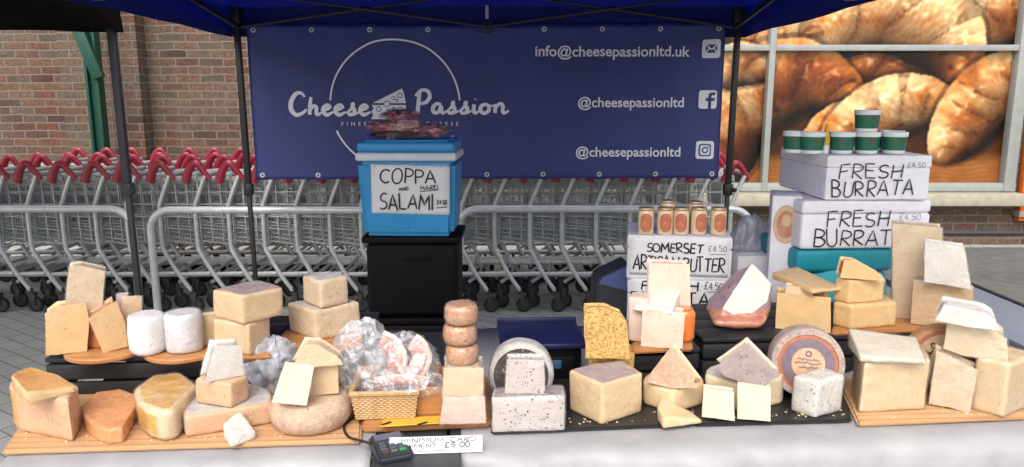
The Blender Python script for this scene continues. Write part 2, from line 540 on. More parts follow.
def lumpy(bm, amp, freq, seed=0, amp2=None):
    bm.normal_update()
    off = Vector((seed * 3.1, seed * 1.7, seed * 2.3))
    for v in bm.verts:
        k = noise.noise(v.co * freq + off) * amp
        k += noise.noise(v.co * freq * 3.1 + off) * (amp2 if amp2 is not None else amp * .45)
        v.co += v.normal * k

# ------------------------------------------------------------------ writing
def arcpts(cx, cy, rx, ry, a0, a1, n=9):
    return [(cx + rx * math.cos(R(a0 + (a1 - a0) * i / n)), cy + ry * math.sin(R(a0 + (a1 - a0) * i / n))) for i in range(n + 1)]
PEN = {   # marker-pen capitals: width, strokes in a box one unit high
    'A': (.72, [[(0, 0), (.36, 1), (.72, 0)], [(.12, .34), (.62, .36)]]),
    'B': (.62, [[(.05, 0), (.03, 1)], [(.0, 1), *arcpts(.25, .76, .3, .23, 85, -85), (.04, .52)], [(.04, .52), *arcpts(.27, .26, .36, .26, 85, -88), (.02, 0)]]),
    'C': (.66, [arcpts(.38, .5, .38, .5, 50, 310, 14)]),
    'D': (.68, [[(.05, 0), (.05, 1)], [(0, 1), *arcpts(.12, .5, .54, .5, 88, -88, 12), (0, 0)]]),
    'E': (.56, [[(.54, 1), (.03, .98), (.03, 0), (.56, .02)], [(.03, .52), (.46, .53)]]),
    'F': (.56, [[(.56, 1), (.04, .97), (.03, 0)], [(.03, .5), (.46, .53)]]),
    'H': (.62, [[(.04, 1), (.03, 0)], [(.6, 1), (.6, 0)], [(.03, .5), (.6, .53)]]),
    'I': (.14, [[(.07, 1), (.07, 0)]]),
    'L': (.5, [[(.05, 1), (.03, .02), (.5, 0)]]),
    'M': (.86, [[(.02, 0), (.1, 1), (.43, .3), (.76, 1), (.84, 0)]]),
    'N': (.68, [[(.03, 0), (.05, 1), (.62, 0), (.66, 1)]]),
    'O': (.72, [arcpts(.36, .5, .36, .5, 95, 455, 18)]),
    'P': (.58, [[(.05, 0), (.03, 1)], [(0, .98), *arcpts(.22, .73, .35, .26, 85, -85), (.04, .46)]]),
    'R': (.62, [[(.05, 0), (.03, 1)], [(0, .98), *arcpts(.22, .74, .34, .25, 85, -85), (.05, .48), (.6, 0)]]),
    'S': (.56, [[*arcpts(.3, .75, .26, .25, 35, 250, 9), *arcpts(.27, .25, .28, .25, 70, -150, 9)]]),
    'T': (.66, [[(0, .98), (.66, 1)], [(.34, 1), (.32, 0)]]),
    'U': (.64, [[(.03, 1), (.04, .35), *arcpts(.32, .28, .28, .28, 180, 360, 8), (.6, 1)]]),
    'Y': (.66, [[(0, 1), (.33, .5)], [(.66, 1), (.33, .5), (.3, 0)]]),
    '£': (.6, [[(.56, .82), *arcpts(.36, .78, .2, .2, 20, 180, 6), (.18, .2), (.0, .02), (.56, .04)], [(.02, .46), (.42, .46)]]),
    '4': (.6, [[(.42, 0), (.42, 1), (0, .32), (.58, .33)]]),
    '5': (.56, [[(.52, 1), (.1, .98), (.06, .56), *arcpts(.26, .31, .28, .3, 120, -130, 9)]]),
    '0': (.56, [arcpts(.28, .5, .27, .5, 90, 450, 14)]),
    '3': (.54, [[*arcpts(.24, .76, .26, .24, 150, -80, 8), *arcpts(.24, .26, .3, .27, 80, -150, 9)]]),
    '.': (.16, [[(.06, .02), (.1, .05)]]),
    ' ': (.4, []),
}
SCRIPT = {   # brush script: width, strokes (x, y, pen width)
    'C': (.98, [[(.86, .98, .07), (.66, 1.2, .1), (.36, 1.12, .13), (.12, .72, .15), (.1, .28, .15), (.36, -.02, .13), (.72, .1, .1), (.92, .3, .07)]]),
    'h': (.72, [[(.22, 1.28, .1), (.14, .7, .12), (.1, 0, .12)], [(.12, .3, .09), (.32, .62, .11), (.48, .52, .12), (.46, .12, .12), (.56, .0, .1), (.74, .16, .06)]]),
    'e': (.66, [[(.04, .26, .07), (.34, .4, .1), (.5, .56, .1), (.36, .7, .11), (.16, .52, .13), (.12, .2, .13), (.32, -.02, .12), (.66, .2, .06)]]),
    's': (.66, [[(.04, .1, .06), (.3, .44, .1), (.42, .78, .11), (.34, .7, .1), (.46, .34, .13), (.42, .06, .12), (.2, .0, .11), (.12, .1, .09)], [(.3, .02, .08), (.52, .04, .07), (.68, .18, .05)]]),
    'P': (.86, [[(.3, 1.22, .11), (.22, .6, .13), (.14, -.06, .13)], [(.06, .94, .08), (.36, 1.26, .1), (.7, 1.22, .12), (.8, .9, .13), (.6, .6, .12), (.3, .52, .09)]]),
    'a': (.76, [[(.52, .6, .1), (.3, .68, .11), (.1, .4, .13), (.14, .06, .13), (.36, .06, .11), (.52, .52, .11), (.54, .12, .12), (.64, 0, .1), (.8, .16, .06)]]),
    'i': (.4, [[(.16, .64, .12), (.14, .16, .13), (.24, 0, .1), (.42, .16, .06)], [(.22, .98, .1), (.24, 1.02, .1)]]),
    'o': (.74, [[(.4, .64, .1), (.16, .54, .12), (.08, .24, .13), (.26, -.02, .12), (.5, .16, .12), (.52, .5, .11), (.38, .64, .09), (.62, .52, .07), (.78, .56, .05)]]),
    'n': (.78, [[(.12, .66, .11), (.1, .0, .12)], [(.12, .34, .09), (.32, .66, .11), (.5, .56, .12), (.5, .12, .12), (.6, .0, .1), (.82, .18, .06)]]),
}
def pen_width(text, gap=.16):
    return sum(PEN[c][0] + gap for c in text) - gap
def hand(bm, text, x0, x1, z0, z1, y, thick=.0022, wob=.05, gap=.16, seed=1, slope=0):
    """write capitals between x0..x1 and z0..z1 on the plane y (facing -y)"""
    rnd = random.Random(seed)
    k = (x1 - x0) / pen_width(text, gap)
    hz = z1 - z0
    x = 0
    for ch in text:
        wd, strokes = PEN[ch]
        dz, sk, sc = rnd.uniform(-wob, wob), rnd.uniform(-.08, .12), rnd.uniform(.88, 1.08)
        tl_ = rnd.uniform(-.10, .10)
        for st in strokes:
            pts = []
            for (a, b) in st:
                pts.append(Vector((x0 + (x + a + sk * b + rnd.uniform(-.012, .012)) * k, y, z0 + (b * sc + dz + tl_ * (a - .3) + rnd.uniform(-.012, .012)) * hz + slope * (x * k))))
            if len(pts) > 2 and len(pts) < 7:
                fine = []
                for a, b in zip(pts[:-1], pts[1:]):
                    fine += [a.lerp(b, t) for t in (0, .33, .66)]
                pts = fine + [pts[-1]]
            tube(bm, pts, thick * rnd.uniform(.88, 1.12), 6, flat=((0, 1, 0), .22))
        x += wd + gap
def brush(bm, text, x0, x1, z0, unit, y):
    wsum = sum(SCRIPT[c][0] for c in text)
    k = (x1 - x0) / wsum
    x = 0
    for ch in text:
        wd, strokes = SCRIPT[ch]
        for st in strokes:
            lo_ = 1 if ch.isupper() else .76
            P3 = spline([(a, b * lo_, c) for a, b, c in st], 6)
            tube(bm, [Vector((x0 + (x + p.x) * k, y, z0 + p.y * unit)) for p in P3], [p.z * unit * .95 for p in P3], 8, flat=((0, 1, 0), .03))
        x += wd
def type_in(bm, text, x0, x1, z0, y, height=None, mtx=None, spacing=1, mat=0, bold=.018):
    """print set in Blender's built-in face, fitted between x0 and x1, base line z0, facing -y"""
    cu = bpy.data.curves.new('type', 'FONT')
    cu.body = text
    cu.space_character = spacing
    cu.resolution_u = 3
    cu.offset = bold
    to = bpy.data.objects.new('type', cu)
    me = bpy.data.meshes.new_from_object(to)
    xs = [v.co.x for v in me.vertices]
    lo, hi = min(xs), max(xs)
    k = (x1 - x0) / (hi - lo)
    kz = k if height is None else height / .73
    vs_ = [bm.verts.new((mtx or Matrix()) @ Vector((x0 + (v.co.x - lo) * k, y, z0 + v.co.y * kz))) for v in me.vertices]
    for p in me.polygons:
        try:
            f = bm.faces.new([vs_[i] for i in p.vertices])
            f.material_index = mat
        except ValueError:
            pass
    bpy.data.objects.remove(to)
    bpy.data.curves.remove(cu)
    bpy.data.meshes.remove(me)

# ------------------------------------------------------------------ ground and walls
bm = bmesh.new()
bmesh.ops.create_grid(bm, x_segments=2, y_segments=2, size=60, matrix=Matrix.Translation((0, 20, 0)))
struct('ground', bm, M['paving'])
bm = bmesh.new()
bmesh.ops.create_grid(bm, x_segments=1, y_segments=1, size=1, matrix=Matrix.Translation((11.55, 3.5, .004)) @ Matrix.Diagonal((10, 3.6, 1, 1)))
struct('road', bm, M['tarmac'])

WALL_Y = 7.25
def wx(px):
    return on_y(px, 116, WALL_Y).x
def wz(py):
    return on_y(700, py, WALL_Y).z
WIN_X0, WIN_X1 = wx(700), wx(1021)
SILL_Z = wz(191)
WIN_TOP = wz(-60)
bm = bmesh.new()
box(bm, ((-12 + WIN_X0) / 2, WALL_Y + .15, 2.5), (WIN_X0 + 12, .3, 5))
box(bm, ((WIN_X0 + WIN_X1) / 2, WALL_Y + .15, (SILL_Z - .12) / 2), (WIN_X1 - WIN_X0, .3, SILL_Z - .12))
box(bm, ((WIN_X0 + WIN_X1) / 2, WALL_Y + .15, (WIN_TOP + 5) / 2), (WIN_X1 - WIN_X0, .3, 5 - WIN_TOP))
box(bm, (WIN_X1 + 2.5, WALL_Y + .15, 2.5), (5, .3, 5))
# shallow piers
box(bm, ((wx(72) + wx(152)) / 2, WALL_Y - .06, 2.5), (wx(152) - wx(72), .12, 5))
box(bm, ((wx(124) + wx(152)) / 2, WALL_Y - .15, 2.5), (wx(152) - wx(124), .06, 5))
box(bm, ((wx(176) + wx(330)) / 2, WALL_Y - .03, 2.5), (wx(330) - wx(176), .06, 5))
wall = obj('brick_wall', bm, M['brick'], None, 0)
tag(wall, 'long weathered red brown brick shop wall behind the trolleys', 'wall')

# green steel post with its brace
gx0, gx1 = on_y(90, 100, 6.8).x, on_y(103, 100, 6.8).x
post = empty('steel_post', ((gx0 + gx1) / 2, 6.8, 0), 'green painted steel post with slanting brace against the brick wall', 'post')
bm = bmesh.new()
wd = gx1 - gx0
for dx in (-wd / 2 + .012, wd / 2 - .012):
    box(bm, (dx, 0, 1.5), (.024, .1, 3), bev=.003)
box(bm, (0, 0, 1.5), (wd - .05, .02, 3))
for z in (1.55, 1.75, 1.95, 2.15):
    for dx in (-.03, .03):
        bmesh.ops.create_uvsphere(bm, u_segments=8, v_segments=6, radius=.012, matrix=Matrix.Translation((dx, -.012, z)))
obj('upright', bm, M['green_paint'], post)
a, b = on_y(99, 78, 6.72), on_y(74, 20, 6.72)
bm = bmesh.new()
d = (b - a)
box(bm, (a + b) / 2 - post.location, (.10, .05, d.length), Vector((0, 0, 1)).rotation_difference(d).to_matrix(), .004)
obj('brace', bm, M['green_paint'], post)

# ------------------------------------------------------------------ shop window with the printed croissants
def croissant_print(bm, x0, x1, z0, z1, y, px0, px1, py0, py1, nx=300, ny=230):
    """a flat printed photograph of croissants, laid as colours over a fine sheet"""
    ax, ay = np.meshgrid(np.linspace(px0, px1, nx), np.linspace(py1, py0, ny))
    rs = np.random.RandomState(3)
    def soft(n):
        g = rs.rand(n, n)
        u = (ax - px0) / (px1 - px0) * (n - 1.001); v = (ay - py0) / (py1 - py0) * (n - 1.001)
        i, j = u.astype(int), v.astype(int)
        fu, fv = u - i, v - j
        return (g[j, i] * (1 - fu) + g[j, i + 1] * fu) * (1 - fv) + (g[j + 1, i] * (1 - fu) + g[j + 1, i + 1] * fu) * fv
    n1, n2, n3, n4 = soft(14), soft(34), soft(80), soft(140)
    img = np.zeros((ny, nx, 3))
    wood = np.array([.50, .25, .08])
    img[:] = wood * (.35 + .3 * n1)[..., None]
    low = np.clip((ay - 150) / 12, 0, 1)[..., None]
    img = img * (1 - low) + low * (np.array([.72, .42, .17]) * (.75 + .3 * n2 * (.6 + .4 * np.sin(ay * 1.3 + n1 * 9)))[..., None])
    # spine points, radius, ring count, paleness, turn of the light
    L = [
        ([(868, 84), (842, 82), (812, 100)], 26, 5, .25), ([(738, 30), (752, 40), (772, 44)], 20, 4, .55),
        ([(848, 66), (900, 62), (960, 70)], 22, 5, .15), ([(768, 40), (800, 26), (838, 34)], 25, 6, .62),
        ([(1020, 5), (985, 8), (940, 30)], 40, 6, .45), ([(820, 30), (880, 8), (942, 34), (950, 60)], 40, 8, .40),
        ([(724, 170), (738, 110), (790, 74), (850, 88)], 43, 9, .28), ([(720, 70), (740, 60), (764, 66)], 22, 5, .5),
        ([(818, 150), (842, 124), (880, 110)], 24, 6, .48), ([(842, 140), (890, 106), (944, 96)], 33, 8, .55),
        ([(1024, 62), (990, 90), (968, 122), (950, 150)], 35, 9, .50),
    ]
    for k, (sp, r0, rings, pale) in enumerate(L):
        S = np.array([(p.x, p.y) for p in spline([(a, b, 0) for a, b in sp], 24)])
        best = np.full(ax.shape, 1e9); su = np.zeros(ax.shape); sv = np.zeros(ax.shape)
        n = len(S)
        for i in range(n):
            t = i / (n - 1)
            rad = r0 * (1 - .55 * abs(2 * t - .9) ** 2.2) * (1 + .05 * math.sin(t * rings * 6.28))
            tn = S[min(i + 1, n - 1)] - S[max(i - 1, 0)]
            tn = tn / np.linalg.norm(tn)
            dx, dy = ax - S[i, 0], ay - S[i, 1]
            dd = np.hypot(dx, dy) / rad
            c = dd < best
            best = np.where(c, dd, best); su = np.where(c, t, su); sv = np.where(c, (dx * -tn[1] + dy * tn[0]) / rad, sv)
        inside = best < 1
        if tn[0] < 0:
            sv = -sv
        rp = su * rings * .6 + .30 * sv ** 2 + .42 * sv + .16 * n1
        ring = rp % 1
        edge = np.clip(ring / .09, 0, 1) * (.55 + .45 * np.sin(math.pi * np.clip(ring * .9 + .12, 0, 1)))
        strip = .5 + .5 * np.sin(rp * 40 + n2 * 5 + n3 * 2)
        lit = np.clip(.95 - .62 * (sv + .15) - .55 * np.clip(best - .55, 0, 1) , .12, 1.2)
        bake = np.clip(.27 + 1.0 * n1 + .35 * (1 - edge) + .3 * sv - pale + .3 * (n2 - .5), 0, 1)[..., None]
        pal = np.array([.93, .76, .54]); mid = np.array([.78, .43, .16]); dk = np.array([.46, .17, .06])
        colr = np.where(bake < .5, pal + (mid - pal) * bake * 2, mid + (dk - mid) * (bake - .5) * 2)
        colr = colr * (lit * (.55 + .5 * edge) * (.86 + .22 * strip) * (.92 + .16 * n3) * (.95 + .1 * n4))[..., None]
        gl = np.clip((n3 - .62) * 3, 0, 1) * np.clip(1 - abs(sv + .35) * 2.2, 0, 1)
        colr += gl[..., None] * .5
        img = np.where(inside[..., None], np.clip(colr, 0, 1), img)
        halo = ((best >= 1) & (best < 1.13))[..., None]
        img = np.where(halo, img * .62, img)
    for _ in range(1):
        p_ = np.pad(img, ((1, 1), (1, 1), (0, 0)), mode='edge')
        img = (p_[:-2, 1:-1] + p_[2:, 1:-1] + p_[1:-1, :-2] + p_[1:-1, 2:] + 2 * img) / 6
    lum = img.mean(axis=2, keepdims=True)
    img = img * .86 + lum * .14
    img = np.clip((img * .92 + .02) * np.array([.94, .86, .76]), 0, 1) ** 1.95
    xs = np.linspace(x0, x1, nx); zs = np.linspace(z0, z1, ny)
    V = [[bm.verts.new((xs[i], y, zs[j])) for i in range(nx)] for j in range(ny)]
    lay = bm.loops.layers.float_color.new('print')
    for j in range(ny - 1):
        for i in range(nx - 1):
            f = bm.faces.new((V[j][i], V[j][i + 1], V[j + 1][i + 1], V[j + 1][i]))
            for lp, (jj, ii) in zip(f.loops, ((j, i), (j, i + 1), (j + 1, i + 1), (j + 1, i))):
                lp[lay] = (*img[jj, ii], 1)
pm = N('printed window vinyl')
at = pm.n('ShaderNodeAttribute', _attribute_name='print')
pm.base(at.outputs['Color']).p(Roughness=.28)
pm.b.inputs['Specular IOR Level'].default_value = .35

win = empty('shop_window', ((WIN_X0 + WIN_X1) / 2, WALL_Y, SILL_Z), 'wide shop window covered by a huge printed photograph of croissants', 'window')
ox, oz = win.location.x, win.location.z
bm = bmesh.new()
croissant_print(bm, WIN_X0 - ox, WIN_X1 - ox, 0, WIN_TOP - oz, .05, 700, 1021, -60, 191)
obj('poster', bm, pm.m, win, 0)
bm = bmesh.new()
hz_ = wz(48) - oz
def hbar(z, h, dy=0):
    box(bm, (0, dy, z), (WIN_X1 - WIN_X0, .09, h), bev=.004)
hbar(hz_, .055); hbar(.04, .08, -.004); hbar(WIN_TOP - oz - .04, .08, -.004)
for px, wd in ((767, .055), (703, .06), (1014, .11)):
    box(bm, (wx(px) - ox, -.008, (WIN_TOP - oz) / 2), (wd, .1, WIN_TOP - oz - .003), bev=.004)
obj('frame', bm, M['frame_grey'], win)
bm = bmesh.new()
box(bm, (0, -.08, -.062), (WIN_X1 - WIN_X0 + .05, .32, .11), bev=.012)
obj('sill', bm, M['sill'], win)

bm = bmesh.new()
x0 = wx(1019) + .06
box(bm, (x0 + .6, WALL_Y - .05, .8), (1.2, .08, 1.1), bev=.006)
box(bm, (x0 + .6, WALL_Y - .06, .32), (1.24, .11, .06), bev=.006, mat=1)
tag(obj('wall_panel', bm, [M['orange_panel'], M['frame_grey']]), 'orange panel low on the wall past the window frame', 'panel')

# low hand rail by the window
def hoop(bm, x0, x1, z, r, tr, y=0):
    pts = [(x0, y, 0)]
    pts += [(x0, y, z - r)] + [(x0 + r - r * math.cos(a), y, z - r + r * math.sin(a)) for a in (R(15), R(30), R(45), R(60), R(75))] + [(x0 + r, y, z)]
    for k in range(1, 12):
        pts.append((x0 + r + (x1 - x0 - 2 * r) * k / 12, y, z))
    pts += [(x1 - r, y, z)] + [(x1 - r + r * math.sin(a), y, z - r + r * math.cos(a)) for a in (R(15), R(30), R(45), R(60), R(75))] + [(x1, y, z - r), (x1, y, 0)]
    tube(bm, pts, tr, 10)
def rail(name, pxa, pxb, py, Y, tr, label, mat, group=None, r=.13, feet=True):
    a, b = on_y(pxa, py, Y), on_y(pxb, py, Y)
    e = empty(name, ((a.x + b.x) / 2, Y, 0), label, 'barrier', group)
    h = (b.x - a.x) / 2
    bm = bmesh.new()
    hoop(bm, -h, h, a.z, r, tr)
    obj('hoop', bm, mat, e)
    if feet:
        for s in (-1, 1):
            bm = bmesh.new()
            box(bm, (s * h, 0, .006), (.14, .14, .012), bev=.002)
            obj('base_plate', bm, mat, e)
    return e
RAIL_Y = 4.72
G = 'metal hoops fencing the trolleys'
rail('hoop_barrier', -190, 131, 209, RAIL_Y, .024, 'galvanised metal hoop barrier whose rounded end stands behind the black gazebo post', M['rail'], G)
rail('hoop_barrier', 149, 432, 210, RAIL_Y, .024, 'galvanised metal hoop barrier running from behind the white cylinder cheeses to the blue cool box', M['rail'], G)
rail('hoop_barrier', 457, 752, 209, RAIL_Y, .024, 'galvanised metal hoop barrier between the blue cool box and the butter jars', M['rail'], G)
rail('low_rail', 925, 1160, 233, 5.6, .022, 'low dark metal rail crossing the tarmac under the croissant window', M['dark_grey'], r=.1)

# ------------------------------------------------------------------ shopping trolleys, nested along the wall
ROW_Y = on_z(540, 311, 0).y - .02
PITCH_X = on_y(512 + 33.6, 200, ROW_Y).x - on_y(512, 200, ROW_Y).x
def build_trolley():
    t = empty('shopping_trolley', (0, 0, 0))
    W = .52
    def side_post(y):
        return [(.17, y, .15), (.10, y, .25), (.02, y, .40), (.0, y, .46), (.0, y, .70), (.012, y, .76), (.06, y, .88), (.085, y, .93)]
    for y in (0, W):
        bm = bmesh.new()
        tube(bm, spline(side_post(y), 3), .0145, 8)
        obj('post', bm, M['steel'], t)
    bm = bmesh.new()
    for y, s in ((0, 1), (W, -1)):
        tube(bm, [(.07, y, .27), (-.3, y + .04 * s, .25), (-.78, y + .1 * s, .24), (-.86, y + .11 * s, .18)], .014, 8)
    tube(bm, [(.07, 0, .27), (.07, W, .27)], .011, 6)
    tube(bm, [(-.5, .07, .245), (-.5, W - .07, .245)], .009, 6)
    tube(bm, [(-.78, .1, .24), (-.78, W - .1, .24)], .011, 6)
    obj('chassis', bm, M['steel'], t)
    bm = bmesh.new()
    # basket: tapered to the front, floor rising forwards
    def bp(u, v, s):      # u 0 rear..1 front, v 0 bottom..1 top, s side 0/1
        zb = .46 + .10 * u; zt = .90 - .06 * u
        yy = (.02 + .06 * u) if s == 0 else W - (.02 + .06 * u)
        return Vector((.02 - .84 * u - .03 * u * v, yy, zb + (zt - zb) * v))
    wr = .0038
    for s in (0, 1):
        for k in range(11):
            u_ = min(1, k * PITCH_X / 3 / .84)
            tube(bm, [bp(u_, 0, s), bp(u_, 1, s)], wr, 4, cap=False)
        for k, rr in ((0, .004), (.22, wr), (.42, .0055), (.62, wr), (.82, wr), (1, .0075)):
            tube(bm, [bp(0, k, s), bp(1, k, s)], rr, 5, cap=False)
    for k in range(12):
        f = k / 11
        tube(bm, [bp(0, 0, 0).lerp(bp(0, 0, 1), f), bp(1, 0, 0).lerp(bp(1, 0, 1), f), bp(1, 1, 0).lerp(bp(1, 1, 1), f)], wr, 4, cap=False)
    for k in range(9):
        tube(bm, [bp(k / 8, 0, 0), bp(k / 8, 0, 1)], wr, 4, cap=False)
    for k in (.4, 1):
        tube(bm, [bp(1, k, 0), bp(1, k, 1)], .004 if k < 1 else .0075, 5, cap=False)
    obj('basket', bm, M['wire'], t)
    bm = bmesh.new()      # pale plastic rim lip and the folded child seat
    for s in (0, 1):
        a, b = bp(.0, 1, s), bp(.62, 1, s)
        box(bm, (a + b) / 2 + Vector((0, 0, .016)), ((a - b).length, .022, .03), Vector((1, 0, 0)).rotation_difference((a - b).normalized()).to_matrix(), .008)
    box(bm, (-.03, W / 2, .80), (.012, W - .12, .2), bev=.004)
    obj('child_seat', bm, M['white_plastic'], t)
    bm = bmesh.new()
    tube(bm, [(.10, .015, .935), (.10, W - .015, .935)], .0145, 10)
    obj('handle_bar', bm, M['white_plastic'], t)
    for y in (0, W):
        bm = bmesh.new()
        P3 = spline([(-.05, y, .885), (-.03, y, .945), (.005, y, 1.0), (.035, y, 1.005), (.075, y, .955), (.11, y, .905)], 5)
        n = len(P3)
        tube(bm, P3, [.030 - .013 * i / (n - 1) for i in range(n)], 8, flat=((0, 1, 0), .8))
        obj('handle_grip', bm, M['red'], t)
    for (x, y, fx) in ((.19, 0, 0), (.19, W, 0), (-.86, .11, 0), (-.86, W - .11, 0)):
        bm = bmesh.new()
        for s in (-1, 1):
            box(bm, (x - .004, y + s * .018, .085), (.03, .004, .08), bev=.002)
        box(bm, (x - .008, y, .128), (.045, .042, .014), bev=.004)
        tube(bm, [(x - .012, y, .128), (x - .02, y, .165)], .012, 8)
        fork = obj('caster', bm, M['dark_grey'], t)
        bm = bmesh.new()
        rot = Matrix.Translation((x + .006, y, .052)) @ Matrix.Rotation(R(90), 4, 'X')
        lathe(bm, [(0, -.012), (.018, -.013), (.02, -.01), (.034, -.009), (.036, -.013), (.046, -.013), (.052, -.008), (.052, .008), (.046, .013), (.036, .013), (.034, .009), (.02, .01), (.018, .013), (0, .012)], 18, rot, mats=[1, 1, 1, 1, 0, 0, 0, 0, 0, 1, 1, 1, 1])
        obj('wheel', bm, [M['rubber'], M['dark_grey']], fork)
    return t
def copy_tree(o, parent=None):
    c = o.copy()
    COL.objects.link(c)
    c.parent = parent
    for ch in list(o.children):
        copy_tree(ch, c)
    return c
trolley = build_trolley()
ROW_Y = on_z(540, 311, 0).y - .02
rows = ((ROW_Y, 'nested shopping trolley with red grips in the row just behind the hoop barriers', 35, 26, 0),
        (ROW_Y + .72, 'nested shopping trolley with red grips in the second row, against the brick wall', 36, 24, 14))
first = True
for (Y, label, step, cnt, off) in rows:
    pitch = on_y(512 + 33.6, 200, ROW_Y).x - on_y(512, 200, ROW_Y).x
    xr = on_y(596 + off, 250, ROW_Y).x + pitch * 4
    for k in range(cnt):
        o = trolley if first else copy_tree(trolley)
        first = False
        o.location = (xr - k * pitch + random.uniform(-.012, .012), Y + random.uniform(-.008, .008), 0)
        o.rotation_euler = (0, 0, random.uniform(-.012, .012))
        tag(o, label, 'shopping trolley', 'shopping trolleys nested along the wall')

# ------------------------------------------------------------------ gazebos
GZ_Y = on_y(512, 100, 4.42).y
xl, xr = on_y(237, 34, GZ_Y).x, on_y(738, 30, GZ_Y).x
EAVE_LO = on_y(237, 36, GZ_Y).z
GZ_D = 3.05
gz = empty('gazebo', ((xl + xr) / 2, GZ_Y - GZ_D / 2, 0), 'blue canopied market gazebo on black legs carrying the blue banner', 'gazebo')
gc = Vector(gz.location)
GW = (xr - xl) / 2
GD = GZ_D / 2
def canopy(hw, hd, zlo, zhi, peak, over=.06, mid=None):
    bm = bmesh.new()
    n = 14
    hw += over; hd += over
    def ring(z, k=1.0, sag=0):
        out = []
        for (ax, ay, bx, by) in ((-1, 1, 1, 1), (1, 1, 1, -1), (1, -1, -1, -1), (-1, -1, -1, 1)):
            for i in range(n):
                t = i / n
                s = sag * 4 * t * (1 - t)
                px, py = ax + (bx - ax) * t, ay + (by - ay) * t
                out.append(bm.verts.new((px * hw * k - (px * s * .25 if abs(px) > .99 else 0), py * hd * k - (py * s * .25 if abs(py) > .99 else 0), z + s * .35 + noise.noise(Vector((px * 4 + z, py * 4, z))) * .012)))
        return out
    rs = [ring(zlo, 1.004, .03), ring((zlo + zhi) / 2, 1.0, .015), ring(zhi, 1.0, .0)]
    for k in range(1, 9):
        rs.append(ring(zhi + (peak - zhi) * k / 9, 1 - k / 9, -.06 * math.sin(math.pi * k / 9)))
    for A, B in zip(rs[:-1], rs[1:]):
        for i in range(4 * n):
            bm.faces.new((A[i], A[(i + 1) % (4 * n)], B[(i + 1) % (4 * n)], B[i]))
    c = bm.verts.new((0, 0, peak + .01))
    for i in range(4 * n):
        bm.faces.new((rs[-1][i], rs[-1][(i + 1) % (4 * n)], c))
    return bm
def thicken(o, t):
    md = o.modifiers.new('thick', 'SOLIDIFY')
    md.thickness = t
    md.offset = 0
EZ = EAVE_LO + .17
o = obj('canopy', canopy(GW, GD, EAVE_LO, EZ, EZ + .75), M['blue_fabric'], gz, 50)
thicken(o, .002)
def leg(parent, x, y, ztop, mat, zb=0, w=.034, ball=None, splay=(0, 0)):
    bm = bmesh.new()
    a, b = Vector((x + splay[0], y + splay[1], .012)), Vector((x, y, ztop))
    d = b - a
    q = Vector((0, 0, 1)).rotation_difference(d).to_matrix()
    mid = a.lerp(b, .46)
    box(bm, (mid + b) / 2, (w, w, (b - mid).length), q, .005)
    box(bm, (a + mid) / 2, (w * .74, w * .74, (mid - a).length), q, .004)
    box(bm, mid, (w * 1.5, w * 1.5, .07), q, .008)
    tube(bm, [mid + Vector((w * .6, -w * .6, 0)), mid + Vector((w * 1.1, -w * 1.1, 0))], .012, 8)
    box(bm, b - Vector((0, 0, .05)), (w * 1.75, w * 1.75, .1), q, .008)
    obj('pole', bm, mat, parent)
    bm = bmesh.new()
    box(bm, a - Vector((0, 0, .006)), (.12, .12, .012), None, .003)
    obj('foot_plate', bm, mat, parent)
for sx in (-1, 1):
    leg(gz, sx * GW, GD, EZ - .01, M['black_metal'], splay=((.02 if sx < 0 else -.02), 0))
    leg(gz, sx * GW, -GD, EZ - .01, M['black_metal'])
def bar(parent, a, b, w=.026, mat=None, name='truss_bar'):
    bm = bmesh.new()
    a, b = Vector(a), Vector(b)
    d = b - a
    box(bm, (a + b) / 2, (w * .6, w, d.length), Vector((0, 0, 1)).rotation_difference(d).to_matrix(), .003)
    for k in (0, .5, 1):
        p = a.lerp(b, k)
        bmesh.ops.create_uvsphere(bm, u_segments=8, v_segments=6, radius=.016, matrix=Matrix.Translation(p))
    return obj(name, bm, mat or M['black_metal'], parent)
def truss(parent, gw, gd, lo, hi, mat):
    for (ax, ay, bx, by) in ((-gw, gd, gw, gd), (gw, -gd, gw, gd), (-gw, -gd, -gw, gd), (-gw, -gd, gw, -gd)):
        m_ = Vector(((ax + bx) / 2, (ay + by) / 2, 0))
        off = Vector((0, -.02 if ay == by else 0, 0)) + Vector((.02 if ax == bx else 0, 0, 0))
        A, B = Vector((ax, ay, 0)), Vector((bx, by, 0))
        for P0, P1 in ((A, m_), (m_, B)):
            bar(parent, P0 + Vector((0, 0, lo if P0 is A else hi)), P1 + Vector((0, 0, hi if P0 is A else lo)), mat=mat)
            bar(parent, P0 + off + Vector((0, 0, hi if P0 is A else lo)), P1 + off + Vector((0, 0, lo if P0 is A else hi)), mat=mat)
        bm = bmesh.new()
        box(bm, m_ + Vector((0, 0, lo)), (.05, .05, .06), None, .006)
        obj('bracket', bm, mat, parent)
truss(gz, GW - .03, GD - .04, EAVE_LO + .045, EAVE_LO + .24, M['black_metal'])
# little white strap hanging at the middle of the back truss
bm = bmesh.new()
p = on_y(487, 12, GZ_Y - .1) - gc
box(bm, p, (.018, .006, .075), None, .002)
obj('strap', bm, M['white_plastic'], gz)

# black gazebo of the next stall
NY = 4.4
nx = on_y(114, 32, NY).x
NZ = on_y(60, 31.5, NY).z
g2 = empty('gazebo', (nx - 1.5, NY - 1.5, 0), 'black canopied gazebo of the neighbouring stall beside the brick wall', 'gazebo')
o = obj('canopy', canopy(1.5, 1.5, NZ, NZ + .2, NZ + .85, .03), M['canvas_black'], g2, 50)
thicken(o, .002)
for sx in (-1, 1):
    for sy in (-1, 1):
        leg(g2, sx * 1.49, sy * 1.49, NZ + .15, M['dark_grey'], w=.042, splay=(.02 if sx > 0 and sy > 0 else 0, 0))

